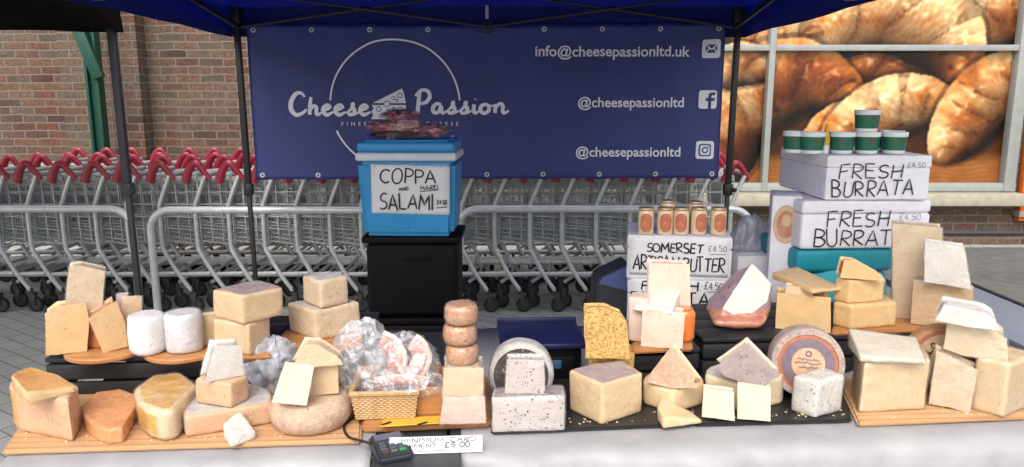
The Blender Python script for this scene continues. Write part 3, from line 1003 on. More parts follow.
# ------------------------------------------------------------------ banner
BY = GZ_Y + .03
bl, br = on_y(251, 100, BY).x, on_y(722, 100, BY).x
bz0, bz1 = on_y(480, 179.5, BY).z, on_y(480, 24, BY).z
bn = empty('banner', ((bl + br) / 2, BY, bz0), 'wide navy vinyl banner with white lettering hung across the back of the blue gazebo', 'banner')
def bpx(px, py):
    v = on_y(px, py, BY)
    return v.x - bn.location.x, v.z - bz0
bm = bmesh.new()
nu, nv = 140, 40
BW, BH = br - bl, bz1 - bz0
G_ = [[bm.verts.new((-BW / 2 + BW * i / nu, .002 + 0 * i, BH * j / nv + (.008 * (i / nu - .5)) + .012 * (j / nv) * (2 * i / nu - 1) ** 2)) for i in range(nu + 1)] for j in range(nv + 1)]
for j in range(nv):
    for i in range(nu):
        bm.faces.new((G_[j][i], G_[j][i + 1], G_[j + 1][i + 1], G_[j + 1][i]))
o = obj('sheet', bm, M['banner'], bn, 60)
thicken(o, .0012)
bm = bmesh.new()
for k in range(9):
    for z in (.03, BH - .03):
        x = -BW / 2 + .04 + (BW - .08) * k / 8
        lathe(bm, [(.007, -.001), (.014, -.003), (.015, .001), (.007, .001), (.007, -.001)], 12, Matrix.Translation((x, -.0035, z + .008 * (x / BW))) @ Matrix.Rotation(R(90), 4, 'X'))
obj('grommet', bm, M['steel'], bn)
FY = -.005
bm = bmesh.new()
c0 = Vector((*bpx(395.5, 105), 0))
rad = bpx(460, 105)[0] - c0.x
for a0, a1 in ((4, 176), (-28, -75), (-105, -157)):
    tube(bm, [(c0.x + rad * math.cos(R(a0 + (a1 - a0) * i / 40)), FY, c0.y + rad * math.sin(R(a0 + (a1 - a0) * i / 40))) for i in range(41)], .0052, 6, flat=((0, 1, 0), .1))
obj('ring', bm, M['white_paint'], bn)
bm = bmesh.new()
u = bpx(0, 96)[1] - bpx(0, 114)[1]
brush(bm, 'Cheese', bpx(284, 0)[0], bpx(367, 0)[0], bpx(0, 114.5)[1], u, FY)
obj('script_lettering', bm, M['white_paint'], bn)
bm = bmesh.new()
brush(bm, 'Passion', bpx(412, 0)[0], bpx(508, 0)[0], bpx(0, 113)[1], u, FY)
obj('script_lettering', bm, M['white_paint'], bn)
# wedge of cheese emblem
bm = bmesh.new()
def poly(bm, pts, y, t=.002, mat=0):
    A = [bm.verts.new((a, y, b)) for a, b in pts]; B = [bm.verts.new((a, y + t, b)) for a, b in pts]
    n = len(pts)
    fs = [bm.faces.new(A), bm.faces.new(B[::-1])] + [bm.faces.new((A[i], B[i], B[(i + 1) % n], A[(i + 1) % n])) for i in range(n)]
    for f in fs:
        f.material_index = mat
poly(bm, [bpx(*q) for q in ((373, 103), (402, 88.5), (404.5, 95), (406, 103.2))], -.006)
poly(bm, [bpx(*q) for q in ((372, 105), (406, 105), (406, 119), (371, 119), (373.5, 115.5), (371.5, 111.5), (374, 108))], -.006)
def disc(bm, c, r, y, t=.002, n=20, mat=0):
    poly(bm, [(c[0] + r * math.cos(2 * math.pi * i / n), c[1] + r * math.sin(2 * math.pi * i / n)) for i in range(n)], y, t, mat)
px1 = bpx(1, 0)[0] - bpx(0, 0)[0]
for (x, y, r) in ((387, 104, 3.4), (379, 109, 2.8), (389.5, 113.5, 2.8), (400.5, 109.5, 3), (400, 95.5, 2.7), (393.5, 98, 2), (381, 116, 2), (394, 108.5, 1.8), (397, 100.5, 1.5)):
    disc(bm, bpx(x, y), r * px1, -.0085, .002, 20, 1)
    disc(bm, bpx(x, y), (r - .75) * px1, -.0105, .0018, 20, 0)
obj('emblem', bm, [M['white_paint'], M['banner']], bn)
bm = bmesh.new()
type_in(bm, 'FINEST ARTISAN CHEESE', bpx(337, 0)[0], bpx(457, 0)[0], bpx(0, 125.6)[1], FY, .023, spacing=1.9, bold=0)
obj('lettering', bm, M['white_paint'], bn)
bm = bmesh.new()
type_in(bm, 'info@cheesepassionltd.uk', bpx(535.5, 0)[0], bpx(692, 0)[0], bpx(0, 56)[1], FY)
obj('lettering', bm, M['white_paint'], bn)
bm = bmesh.new()
type_in(bm, '@cheesepassionltd', bpx(579.5, 0)[0], bpx(688, 0)[0], bpx(0, 107)[1], FY)
obj('lettering', bm, M['white_paint'], bn)
bm = bmesh.new()
type_in(bm, '@cheesepassionltd', bpx(578, 0)[0], bpx(686.5, 0)[0], bpx(0, 156.5)[1], FY)
obj('lettering', bm, M['white_paint'], bn)
def rounded(x, z, s, r, n=5):
    out = []
    for (cx, cz, a) in ((s - r, s - r, 0), (-s + r, s - r, 90), (-s + r, -s + r, 180), (s - r, -s + r, 270)):
        out += [(x + cx + r * math.cos(R(a + 90 * i / n)), z + cz + r * math.sin(R(a + 90 * i / n))) for i in range(n + 1)]
    return out
def icon(px, py, kind):
    bm = bmesh.new()
    x, z = bpx(px, py)
    s = 9.3 * px1
    poly(bm, rounded(x, z, s, s * .3), -.006)
    if kind == 'mail':
        poly(bm, rounded(x, z, s * .62, s * .12), -.0085, .002, 0)
        w_, h_ = s * .62, s * .44
        poly(bm, [(x - w_, z - h_), (x + w_, z - h_), (x + w_, z + h_), (x - w_, z + h_)], -.0105, .002, 1)
        for a, b in (((-w_, h_), (0, -.1 * s)), ((w_, h_), (0, -.1 * s)), ((-w_, -h_), (-.25 * s, .05 * s)), ((w_, -h_), (.25 * s, .05 * s))):
            tube(bm, [(x + a[0], -.0112, z + a[1]), (x + b[0], -.0112, z + b[1])], s * .07, 6, flat=((0, 1, 0), .12))
    elif kind == 'f':
        poly(bm, [(x + a * s, z + b * s) for a, b in ((.05, -1.0), (.38, -1.0), (.38, -.16), (.72, -.16), (.78, .16), (.38, .16), (.38, .36), (.46, .48), (.8, .48), (.8, .78), (.36, .78), (.12, .62), (.05, .4), (.05, .16), (-.22, .16), (-.22, -.16), (.05, -.16))], -.0085, .002, 1)
    else:
        poly(bm, rounded(x, z, s * .68, s * .26), -.0085, .002, 1)
        poly(bm, rounded(x, z, s * .54, s * .2), -.0105, .0019, 0)
        disc(bm, (x, z), s * .36, -.0125, .0019, 22, 1)
        disc(bm, (x, z), s * .22, -.0145, .0019, 22, 0)
        disc(bm, (x + s * .36, z + s * .36), s * .09, -.0125, .0019, 10, 1)
    obj('icon', bm, [M['white_paint'], M['banner']], bn)
icon(711, 48.5, 'mail'); icon(707.5, 99.5, 'f'); icon(704.5, 150, 'gram')
# the vinyl hangs in shallow ripples and sags between its eyelets; print and eyelets follow it
def sway(x, z):
    t = z / BW * 3
    y = .012 * noise.noise(Vector((x * 1.6, z * .9, 5))) + .005 * noise.noise(Vector((x * 5 + z * 2.5, z * 2.2, 9)))
    e_ = (x + BW / 2 - .04) / ((BW - .08) / 8)
    s = abs(math.sin(math.pi * e_))
    top = max(0, z / BH - .55) / .45
    bot = max(0, .3 - z / BH) / .3
    return y - .006 * s * top, -.009 * s * top ** 2 + .006 * s * bot ** 2
for ch in bn.children:
    for v in ch.data.vertices:
        dy, dz = sway(v.co.x, v.co.z)
        v.co.y += dy
        v.co.z += dz

# ------------------------------------------------------------------ tables and cloths
TZ = .75
A0, A1 = on_z(0, 466, TZ), on_z(1024, 434, TZ)
TE = (A1 - A0).normalized()
TN = Vector((-TE.y, TE.x, 0))
TA = math.atan2(TE.y, TE.x)
TD = .80
def tl(p):     # world -> along the front edge, depth
    d = Vector((p[0], p[1], 0)) - Vector((A0.x, A0.y, 0))
    return d.dot(TE), d.dot(TN)
def tw(u, v, z=TZ):
    q = A0 + TE * u + TN * v
    return Vector((q.x, q.y, z))
def trestle(name, u0, u1, v0, v1, label, topmat):
    e = empty(name, tw((u0 + u1) / 2, (v0 + v1) / 2, 0), label, 'table', rz=TA)
    bm = bmesh.new()
    box(bm, (0, 0, TZ - .023), (u1 - u0, v1 - v0, .036), None, .008)
    obj('tabletop', bm, topmat, e)
    hw, hd = (u1 - u0) / 2 - .12, (v1 - v0) / 2 - .1
    for sx in (-1, 1):
        for sy in (-1, 1):
            bm = bmesh.new()
            tube(bm, [(sx * hw, sy * hd, TZ - .043), (sx * hw, sy * (hd + .02), 0)], .013, 8)
            obj('leg', bm, M['dark_grey'], e)
        bm = bmesh.new()
        tube(bm, [(sx * hw, -hd - .01, .2), (sx * hw, hd + .01, .2)], .01, 8)
        obj('brace', bm, M['dark_grey'], e)
    return e
u_gap0 = tl(on_z(371, 455, TZ))[0]
u_gap1 = tl(on_z(461, 452, TZ))[0]
u_mid = (u_gap0 + u_gap1) / 2 + .06
u_L = tl(on_z(0, 460, TZ))[0] + .005
u_R = u_L + 2.42
trestle('trestle_table', u_L, u_mid, 0.004, TD, 'folding table under the bamboo board with orange cheese, its top bare by the card reader', M['dark_grey'])
trestle('trestle_table', u_mid + .004, u_R, 0.004, TD, 'folding table under the black slates and cheeses beside the white boxes', M['dark_grey'])
def cloth(u0, u1, label, seed, hang=.5):
    bm = bmesh.new()
    nu = int((u1 - u0) / .018)
    prof = [(TD + .01, 0, 0), (TD * .6, 0, 0), (TD * .3, 0, 0)] + [(v, 0, 0) for v in (.16, .12, .08, .05, .03)]
    prof += [(.018, -.001, 0), (.006, -.003, .02), (-.006, -.010, .12), (-.011, -.020, .3), (-.013, -.034, .5)]
    prof += [(-.014, -.034 - hang * k / 16, .5 + .5 * k / 16) for k in range(1, 17)]
    rows_ = []
    for i in range(nu + 1):
        u = u0 + (u1 - u0) * i / nu
        row = []
        for (v, dz, f) in prof:
            fold = noise.noise(Vector((u * 5.5, seed, dz * 1.2))) * .055 + noise.noise(Vector((u * 15, seed + 4, dz * 3))) * .022
            crease = noise.noise(Vector((u * 26, seed + 9, (dz - v) * 16))) * .006
            row.append(bm.verts.new(tw(u + .004 * noise.noise(Vector((dz * 9, seed, u * 2))), v - abs(fold) * f * 1.2 - crease * min(1, f * 3) - .003, TZ + dz + (.0012 * noise.noise(Vector((u * 24, v * 24, seed))) if f == 0 else 0) - .002)))
        rows_.append(row)
    for A, B in zip(rows_[:-1], rows_[1:]):
        for j in range(len(prof) - 1):
            bm.faces.new((A[j], A[j + 1], B[j + 1], B[j]))
    o = obj('tablecloth', bm, M['cloth'], None, 80)
    thicken(o, .0015)
    return tag(o, label, 'tablecloth')
cloth(u_L - .004, u_gap0, 'pale grey oilcloth under the bamboo board with the orange cheeses', 1.3)
cloth(u_gap1, u_R + .004, 'pale grey oilcloth hanging below the two black slates', 7.7)

# return table past the end of the stall
p0, p1 = on_z(966, 283, TZ), on_z(1024, 307, TZ)
X1 = (p0.x + p1.x) / 2
e = empty('side_table', (X1 - .21, 2.45, 0), 'grey topped side table with dark rim past the end of the cheese stall', 'table')
y0_, y1_ = 1.62, on_z(930, 268, TZ).y
bm = bmesh.new()
cy = (y0_ + y1_) / 2 - 2.45
x0_ = tw(u_R, 0).x + .03 - (X1 - .21)
box(bm, ((x0_ + .21) / 2, cy, TZ - .014), (.21 - x0_, y1_ - y0_, .028), None, .004)
obj('tabletop', bm, M['grey_table'], e)
bm = bmesh.new()
box(bm, (.219, cy, TZ - .012), (.016, y1_ - y0_ + .03, .036), None, .003)
box(bm, ((x0_ + .21) / 2, cy + (y1_ - y0_) / 2 + .008, TZ - .012), (.21 - x0_, .014, .036), None, .003)
obj('rim', bm, M['dark_grey'], e)
for sx in (x0_ + .05, .17):
    for sy in (cy - .5, cy + .5):
        bm = bmesh.new()
        tube(bm, [(sx, sy, TZ - .03), (sx, sy, 0)], .014, 8)
        obj('leg', bm, M['dark_grey'], e)

# ------------------------------------------------------------------ builders for cheeses
def split_obj(name, bm, paste, rind, loc, cat, label, group=None, film=None, smooth=42, rot=None):
    """one cheese: its paste as the thing, its rind (material slot 1) and its film as parts"""
    n0 = sum(f.material_index == 0 for f in bm.faces)
    n1 = sum(f.material_index == 1 for f in bm.faces)
    fb = None
    if film:
        fb = bm.copy()
        fb.normal_update()
        for v in fb.verts:
            q = v.co * 22 + Vector((loc[0] * 9, loc[1] * 9, 0))
            v.co += v.normal * (.0016 + .0022 * abs(noise.noise(q)) + .002 * abs(noise.noise(q * 2.7)))
        for f in fb.faces:
            f.material_index = 0
    if n0 and n1:
        rb = bm.copy()
        bmesh.ops.delete(rb, geom=[f for f in rb.faces if f.material_index == 0], context='FACES')
        bmesh.ops.delete(bm, geom=[f for f in bm.faces if f.material_index == 1], context='FACES')
        for f in rb.faces:
            f.material_index = 0
        root = obj(name, bm, paste, None, smooth, loc, rot)
        obj('rind', rb, rind, root, smooth)
    else:
        for f in bm.faces:
            f.material_index = 0
        root = obj(name, bm, paste if n0 else rind, None, smooth, loc, rot)
    if fb:
        obj('film_wrap', fb, film if not isinstance(film, bool) else M['film'], root, 70)
    return tag(root, label, cat, group)
_seed = [0]
def finish(bm, bev, amp, maxlen=.011):
    _seed[0] += 1
    bm.normal_update()
    if bev:
        es = [e for e in bm.edges if len(e.link_faces) == 2 and e.calc_face_angle(0) > R(30)]
        bmesh.ops.bevel(bm, geom=es, offset=bev, segments=2 if bev < .008 else 4, affect='EDGES', profile=.5, clamp_overlap=True)
    refine(bm, maxlen)
    bmesh.ops.recalc_face_normals(bm, faces=bm.faces[:])
    lumpy(bm, amp, 26, _seed[0])
def loop_from(pts2, flags):
    """expand numeric flags into rind arcs; returns points and per-edge material"""
    out, mt, src = [], [], []
    n = len(pts2)
    for i in range(n):
        a, b = pts2[i], pts2[(i + 1) % n]
        f = flags[i]
        if isinstance(f, (int, float)) and f:
            ch = b - a
            nr = Vector((ch.y, -ch.x))
            m = 7
            for k in range(m):
                t = k / m
                out.append(a + ch * t + nr * (f * 4 * t * (1 - t)))
                mt.append(1); src.append((i, t))
        else:
            out.append(a); mt.append(1 if f == 'r' else 0); src.append((i, 0))
    return out, mt, src
def foot(name, label, pix, z, h=None, top=None, hs=None, mats=('cream', None), rtop=0, rbot=0, bev=.006, amp=.0015, film=None, cat='cheese', group=None, taper=1.0):
    """a cheese from the outline it stands on; pix: (px, py[, flag]) on the plane z, anticlockwise from above"""
    W = [on_z(p[0], p[1], z) for p in pix]
    fl = [p[2] if len(p) > 2 else 0 for p in pix]
    if top is not None:
        h = hgt(top[0], top[1], top[2], z)
    hs = hs or [h] * len(pix)
    c = sum(W, Vector()) / len(W)
    P2 = [Vector((p.x - c.x, p.y - c.y)) for p in W]
    if sum(P2[i].x * P2[(i + 1) % len(P2)].y - P2[(i + 1) % len(P2)].x * P2[i].y for i in range(len(P2))) < 0:
        print('CLOCKWISE', label)
    L, mt, src = loop_from(P2, fl)
    bm = bmesh.new()
    A = [bm.verts.new((p.x, p.y, 0)) for p in L]
    B = []
    rj = random.Random(label)
    hs = [x_ + rj.uniform(-.0016, .0016) for x_ in hs]
    jx, jy = rj.uniform(-.003, .003), rj.uniform(-.002, .003)
    for p, (i, t) in zip(L, src):
        hh = hs[i] * (1 - t) + hs[(i + 1) % len(hs)] * t
        B.append(bm.verts.new((p.x * taper + jx, p.y * taper + jy, hh)))
    n = len(L)
    for i in range(n):
        bm.faces.new((A[i], A[(i + 1) % n], B[(i + 1) % n], B[i])).material_index = mt[i]
    bm.faces.new(A[::-1]).material_index = rbot
    bm.faces.new(B).material_index = rtop
    finish(bm, bev, amp)
    paste, rind = C[mats[0]], C[mats[1]] if mats[1] else None
    o = split_obj(name, bm, paste, rind, c, cat, label, group, film)
    return o, z + max(hs)
def upr(name, label, pix, z, pyb, t, mats=('cream', None), front=0, back=0, yaw=0, lean=0, bev=.006, amp=.0014, film=None, cat='cheese', group=None, dy=0, far=1):
    """a cheese from its outline seen upright; it stands on the plane z where the photo row is pyb; pix clockwise or not, flags on edges"""
    xs = [p[0] for p in pix]
    b = on_z((min(xs) + max(xs)) / 2, pyb, z)
    b.y += dy
    W = [on_y(p[0], p[1], b.y) for p in pix]
    fl = [p[2] if len(p) > 2 else 0 for p in pix]
    # what shows highest is the far edge of the top
    zm_ = max(p.z for p in W) - z
    for p, q in zip(W, pix):
        k = far * min(1, max(0, (p.z - z) / zm_))
        p.z += k * (on_y(q[0], q[1], b.y + t * math.cos(R(lean))).z - p.z)
    P2 = [Vector((p.x - b.x, max(0, p.z - z))) for p in W]
    if sum(P2[i].x * P2[(i + 1) % len(P2)].y - P2[(i + 1) % len(P2)].x * P2[i].y for i in range(len(P2))) < 0:
        P2 = P2[::-1]; fl = fl[-2::-1] + fl[-1:]
    L, mt, src = loop_from(P2, fl)
    bm = bmesh.new()
    A = [bm.verts.new((p.x, 0, p.y)) for p in L]
    B = [bm.verts.new((p.x, t, p.y)) for p in L]
    n = len(L)
    for i in range(n):
        bm.faces.new((A[i], A[(i + 1) % n], B[(i + 1) % n], B[i])).material_index = mt[i]
    bm.faces.new(A).material_index = front
    bm.faces.new(B[::-1]).material_index = back
    finish(bm, bev, amp)
    th = math.atan2(-b.x, b.y)
    ph = .85 * th + R(yaw)
    k_ = 1 / (math.cos(ph) + math.sin(ph) * math.tan(th))
    rot = Matrix.Rotation(ph, 4, 'Z') @ Matrix.Rotation(R(-lean), 4, 'X') @ Matrix.Diagonal((k_, 1, 1, 1))
    bm.transform(rot)
    lo = min(v.co.z for v in bm.verts)
    bmesh.ops.translate(bm, verts=bm.verts[:], vec=(0, 0, -lo))
    paste, rind = C[mats[0]], C[mats[1]] if mats[1] else None
    o = split_obj(name, bm, paste, rind, b, cat, label, group, film)
    return o, z + max(v.y for v in P2)
def round_cheese(name, label, pxl, pxr, pyf, z, h, mats, bulge=.08, rtop=1, film=None, group=None, bev=.012, amp=.0012, cat='cheese', seg=48):
    """a whole flat wheel or drum: left and right in the photo, front foot row"""
    f = on_z((pxl + pxr) / 2, pyf, z)
    r = (on_y(pxr, pyf, f.y).x - on_y(pxl, pyf, f.y).x) / 2
    r *= 1 + r / f.y
    c = f + Vector((f.x, f.y, 0)).normalized() * r
    c.z = z
    bm = bmesh.new()
    b = min(bev, h * .4)
    R_ = lambda k: r * (1 - bulge + bulge * math.sin(math.pi * k))
    prof = [(0, 0), (r * .5, 0), (R_(0) - b, 0), (R_(.02) - b * .3, b * .3), (R_(.08), b)]
    prof += [(R_(k), h * k) for k in (.3, .5, .7) if b < h * k < h - b]
    prof += [(R_(.92), h - b), (R_(.98) - b * .3, h - b * .3), (R_(1) - b, h), (r * .75, h), (r * .5, h), (r * .25, h), (0, h)]
    mt = [1] * (len(prof) - 5) + [rtop] * 4
    lathe(bm, prof, seg, None, mt)
    bmesh.ops.recalc_face_normals(bm, faces=bm.faces[:])
    refine(bm, .013, 2)
    lumpy(bm, amp, 24, r * 50)
    o = split_obj(name, bm, C[mats[0]], C[mats[1]], c, cat, label, group, film, 50)
    return o, z + h
def standing_wheel(name, label, cx, cy, rpx, z, pyb, t, rim, face, lean=12, yaw=0, rings=None, group=None, cat='cheese'):
    """a wheel standing on its edge, its face to the customer"""
    b = on_z(cx, pyb, z)
    r = rpx / FPX * b.y * .985
    bm = bmesh.new()
    e = .012
    prof = [(0, 0), (r * .3, -.001), (r * .6, -.001), (r * .8, 0), (r - e, 0), (r - e * .3, e * .3), (r, e), (r * 1.012, t * .5), (r, t - e), (r - e * .3, t - e * .3), (r - e, t), (r * .5, t), (0, t)]
    mt = [0, 0, 0, 0] + [1] * 8
    base = Matrix.Translation((0, 0, r)) @ Matrix.Rotation(R(-90), 4, 'X')
    lathe(bm, prof, 56, base, mt)
    bmesh.ops.recalc_face_normals(bm, faces=bm.faces[:])
    refine(bm, .014, 2)
    lumpy(bm, .0012, 30, rpx)
    tr = Matrix.Rotation(R(yaw) + .85 * math.atan2(-b.x, b.y), 4, 'Z') @ Matrix.Rotation(R(-lean), 4, 'X')
    bm.transform(tr)
    lo = min(v.co.z for v in bm.verts)
    bmesh.ops.translate(bm, verts=bm.verts[:], vec=(0, 0, -lo))
    o = split_obj(name, bm, C[face], C[rim], b, cat, label, group, None, 50)
    fr = Matrix.Translation((0, 0, -lo)) @ tr @ Matrix.Translation((0, 0, r))     # face frame: x right, z up, y inwards
    return o, r, fr

# ------------------------------------------------------------------ boards, slates and crates
def board(name, label, pix, z, t, mat, cat='board', bev=.0048):
    W = [on_z(p[0], p[1], z + t) for p in pix]
    c = sum(W, Vector()) / len(W)
    c.z = z
    bm = bmesh.new()
    q = Matrix.Rotation(-TA, 3, 'Z')
    L = [q @ Vector((p.x - c.x, p.y - c.y, 0)) for p in W]
    A = [bm.verts.new((p.x, p.y, 0)) for p in L]; B = [bm.verts.new((p.x, p.y, t)) for p in L]
    n = len(L)
    bm.faces.new(A[::-1]); bm.faces.new(B)
    for i in range(n):
        bm.faces.new((A[i], A[(i + 1) % n], B[(i + 1) % n], B[i]))
    bm.normal_update()
    if bev:
        bmesh.ops.bevel(bm, geom=bm.edges[:], offset=bev, segments=2, affect='EDGES')
    o = obj(name, bm, mat, None, 40, c, (0, 0, TA))
    return tag(o, label, cat), z + t
ZT = TZ + .0005
_, ZB1 = board('bamboo_board', 'long slatted bamboo board under the orange cheeses and round grey wheel', [(1, 451), (361, 440), (363, 372), (44, 388)], ZT, .011, M['bamboo'])
_, ZB2 = board('wooden_board', 'thick oiled wooden board under the wicker basket and small round cheeses', [(362, 425), (491, 419), (488, 375), (366, 378)], ZT, .02, M['board_wood'])
_, ZS = board('slate', 'black slate under the truffle cheeses and the yellow seeded cheese', [(491, 432), (692, 424), (690, 366), (492, 372)], ZT, .007, M['slate'], 'slate')
board('slate', 'black slate under the big wheel with the printed ring', [(694, 424), (852, 420), (838, 362), (693, 366)], ZT, .007, M['slate'], 'slate')
_, ZB3 = board('bamboo_board', 'bamboo board under the large pale block with a sloping slice on it', [(858, 423), (1027, 416), (1010, 372), (836, 378)], ZT, .011, M['bamboo'])

def crate(label, pl, pr, h=.10, d=.32):
    """an upturned black slatted crate; pl, pr: front foot corners in the photo"""
    a, b = on_z(*pl, ZT), on_z(*pr, ZT)
    wd = (b - a).length
    e = empty('slatted_crate', (a + b) / 2 + TN * d / 2, label, 'crate', rz=TA)
    bm = bmesh.new()
    n = 2
    gap = .008
    sh = (h - .012 - gap * n) / n
    for k in range(n):
        z = .004 + gap * k + sh * (k + .5)
        for sy in (-1, 1):
            box(bm, (0, sy * (d / 2 - .006), z), (wd, .012, sh), None, .0015)
        for sx in (-1, 1):
            box(bm, (sx * (wd / 2 - .006), 0, z), (.012, d - .026, sh), None, .0015)
    obj('side_slat', bm, M['black_wood'], e)['label'] = 'black stained side slats'
    bm = bmesh.new()
    for sx in (-1, 1):
        for sy in (-1, 1):
            box(bm, (sx * (wd / 2 - .026), sy * (d / 2 - .026), h / 2 - .008), (.026, .026, h - .018), None, .002)
    obj('corner_post', bm, M['black_wood'], e)
    bm = bmesh.new()
    m = 4
    for k in range(m):
        box(bm, (0, -d / 2 + d * (k + .5) / m, h - .0055), (wd + .004, d / m - .004, .011), None, .002)
    obj('top_board', bm, M['black_wood'], e)
    return ZT + h
ZC = crate('low black slatted crate carrying the white cylinder cheeses', (48, 401), (268, 393))
crate('low black slatted crate under the tall speckled cheese stack by the cool box', (273, 392), (366, 388))
crate('small black slatted crate under the orange wax roll and pale pink slabs', (631, 390), (697, 387), d=.24)
crate('low black slatted crate carrying the wine red wedge', (703, 378), (849, 372))
crate('low black slatted crate under the tall yellow block and orange topped wedge', (852, 372), (944, 368))

def round_board(label, pxl, pxr, pyf, z, t=.012):
    f = on_z((pxl + pxr) / 2, pyf, z)
    r = (on_y(pxr, pyf, f.y).x - on_y(pxl, pyf, f.y).x) / 2 * 1.04
    c = f + Vector((0, r * .92, 0))
    bm = bmesh.new()
    lathe(bm, [(0, 0), (r - .003, 0), (r, .003), (r, t - .003), (r - .003, t), (0, t)], 48)
    o = obj('round_board', bm, M['board_wood'], None, 40, (c.x, c.y, z))
    tag(o, label, 'board')
    return z + t
ZR = round_board('round wooden board under the pale holed wedges and white topped wedge', 50, 127, 364, ZC)
round_board('round wooden board under the two white cylinder cheeses', 131, 209, 364, ZC)
_, ZR2 = board('wooden_board', 'small wooden board under the block with the grey top rind', [(206, 358), (272, 355), (270, 338), (214, 340)], ZC, .012, M['board_wood'])
board('wooden_board', 'oblong wooden board under the two speckled blocks by the cool box', [(268, 350), (364, 346), (362, 328), (284, 330)], ZC, .012, M['board_wood'])
board('wooden_board', 'small wooden board beside the orange wax roll under the pink slabs', [(631, 350), (693, 347), (690, 325), (634, 328)], ZC, .012, M['board_wood'])
board('wooden_board', 'wooden board under the tall yellow block at the end of the stall', [(831, 332), (938, 328), (940, 306), (838, 310)], ZC, .012, M['board_wood'])

# ------------------------------------------------------------------ front row
z = ZB1
o, zt = foot('cheese_wedge', 'pinkish tan wedge at the bamboo board corner with an orange topped wedge on it', [(20, 431), (73, 442), (83, 425), (40, 408, .22)], z, top=(73, 442, 400), mats=('tan', 'orange_top'), bev=.006)
foot('cheese_wedge', 'smooth orange topped wedge lying on a pinkish tan wedge', [(17, 395, 0), (28, 406), (80, 391), (62, 381), (34, 379, .2)], zt, hs=[.034, .026, .010, .012, .03], mats=('gouda', 'orange_top'), rtop=1, bev=.006)
foot('cheese_wedge', 'rough topped orange half round flat on the bamboo board', [(83, 420, 'r'), (86, 432, 'r'), (97, 441, 'r'), (110, 445, 'r'), (124, 443), (143, 410), (122, 401, 'r'), (98, 405, 'r')], z, h=.032, mats=('orange', 'orange_rind'), bev=.005, amp=.002)
foot('cheese_wedge', 'yellow waxed wedge wrapped in clear film beside the orange half round', [(136, 417, 'r'), (140, 431, 'r'), (150, 439, 'r'), (163, 443, 'r'), (177, 441), (201, 413), (184, 398, 'r'), (154, 402, 'r')], z, top=(171, 442, 411), mats=('butter', 'yellow_rind'), rtop=1, bev=.018, film=True)
o, z4 = foot('cheese_wedge', 'pale grey rinded half wheel under a tan block with a white wedge on top', [(186, 438), (272, 424, .12), (258, 404, .12), (205, 402, .1)], z, top=(186, 438, 416), mats=('tan', 'rind_ash'), rtop=1)
o, z5 = foot('cheese_wedge', 'tan block between the grey rinded half wheel and the small white wedge', [(195, 403), (231, 409), (250, 399), (214, 391)], z4, top=(231, 409, 385), mats=('tan', 'rind_ash'), rtop=0)
upr('cheese_wedge', 'white wedge standing on the tan block', [(209, 379), (242, 379), (239, 346), (216, 343, 'r')], z5, 379, .05, ('white', 'rind_ash'), yaw=14, bev=.006, film=True)
foot('cheese_wedge', 'small white wedge lying at the board edge in front of the grey rinded half wheel', [(224, 439), (231, 448), (257, 439), (242, 426)], z, hs=[.036, .03, .018, .038], mats=('white', None), bev=.0048)
o, z8 = round_cheese('round_cheese', 'round pinkish grey wheel on the bamboo board under two pale slices', 273, 353, 439, z, .064, ('rind_pink', 'rind_pink'), .07, bev=.014, amp=.002)
o, zt = upr('cheese_block', 'pale upright block on the round pinkish grey wheel', [(307, 398), (336, 394), (335, 362), (305, 364)], z8, 396, .055, ('holes', None), yaw=-8, far=.25)
zt += .0005
upr('cheese_wedge', 'pale wedge with sloping top resting on the upright block on the pinkish wheel', [(295, 365), (340, 365), (338, 360), (318, 341), (305, 339)], zt, 366, .05, ('crumbly', None), bev=.0048, dy=-.006)
upr('cheese_slice', 'pale slice leaning against the upright block on the pinkish wheel', [(275, 402), (305, 408), (312, 371), (286, 367)], z8, 406, .028, ('ivory', None), lean=14, bev=.0048, dy=-.022)

z = ZB2
o, zb = upr('cheese_block', 'film wrapped pale block at the foot of the stack of small round cheeses', [(443, 424), (483, 424), (482, 399), (446, 399)], z, 424, .07, ('pinkish', None), film=True, bev=.006, far=.25)
zb += .004
o, zb2 = upr('cheese_block', 'cream block carrying the three small round cheeses', [(445, 399), (481, 400), (481, 370), (446, 369)], zb, 399, .075, ('cream', 'crust'), bev=.005, film=True, dy=.004, far=.25)
zb2 += .003
zz = zb2
for k, which in enumerate(('lowest', 'middle', 'topmost')):
    o, zz = round_cheese('small_cheese', which + ' of three small golden round cheeses stacked on the cream block', 445, 478, 368, zb2, .0425, ('crust', 'crust'), .05, bev=.008, group='small golden round cheeses in a stack', amp=.0015, seg=32, film=True)
    o.location.z = zb2 + k * .0445
    o.location.x += (.002, -.002, .001)[k]
    o.rotation_euler.z = k

z = ZS
o, r_, fr = standing_wheel('round_cheese', 'dark faced half shown wheel with pale grey rim behind the truffle blocks', 521, 380, 35.5, z, 411, .075, 'rind_ash', 'rind_dark', lean=6)
o, zt = foot('cheese_block', 'wide low truffle flecked block at the front of the slate', [(492, 433), (565, 431), (563, 418, 'r'), (494, 420)], z, top=(530, 432, 398), mats=('truffle', 'rind_grey'), rtop=1, bev=.005, film=True)
upr('cheese_block', 'small truffle flecked block standing on the wide low one', [(507, 394), (543, 394), (542, 363), (509, 363)], zt, 394, .035, ('truffle', 'rind_grey'), bev=.005, film=True, far=.25)
foot('cheese_wedge', 'large grainy pale yellow wedge with a grey purple top on the slate', [(569, 410), (602, 425), (642, 412), (622, 398, .1)], z, top=(602, 425, 384), mats=('hard', 'rind_grey'), rtop=1, bev=.005)
o, zt = foot('cheese_block', 'low golden seeded block behind the large grainy wedge', [(587, 396), (633, 394), (631, 382), (589, 384)], z, top=(610, 396, 356), mats=('seeds', None), bev=.006, amp=.002)
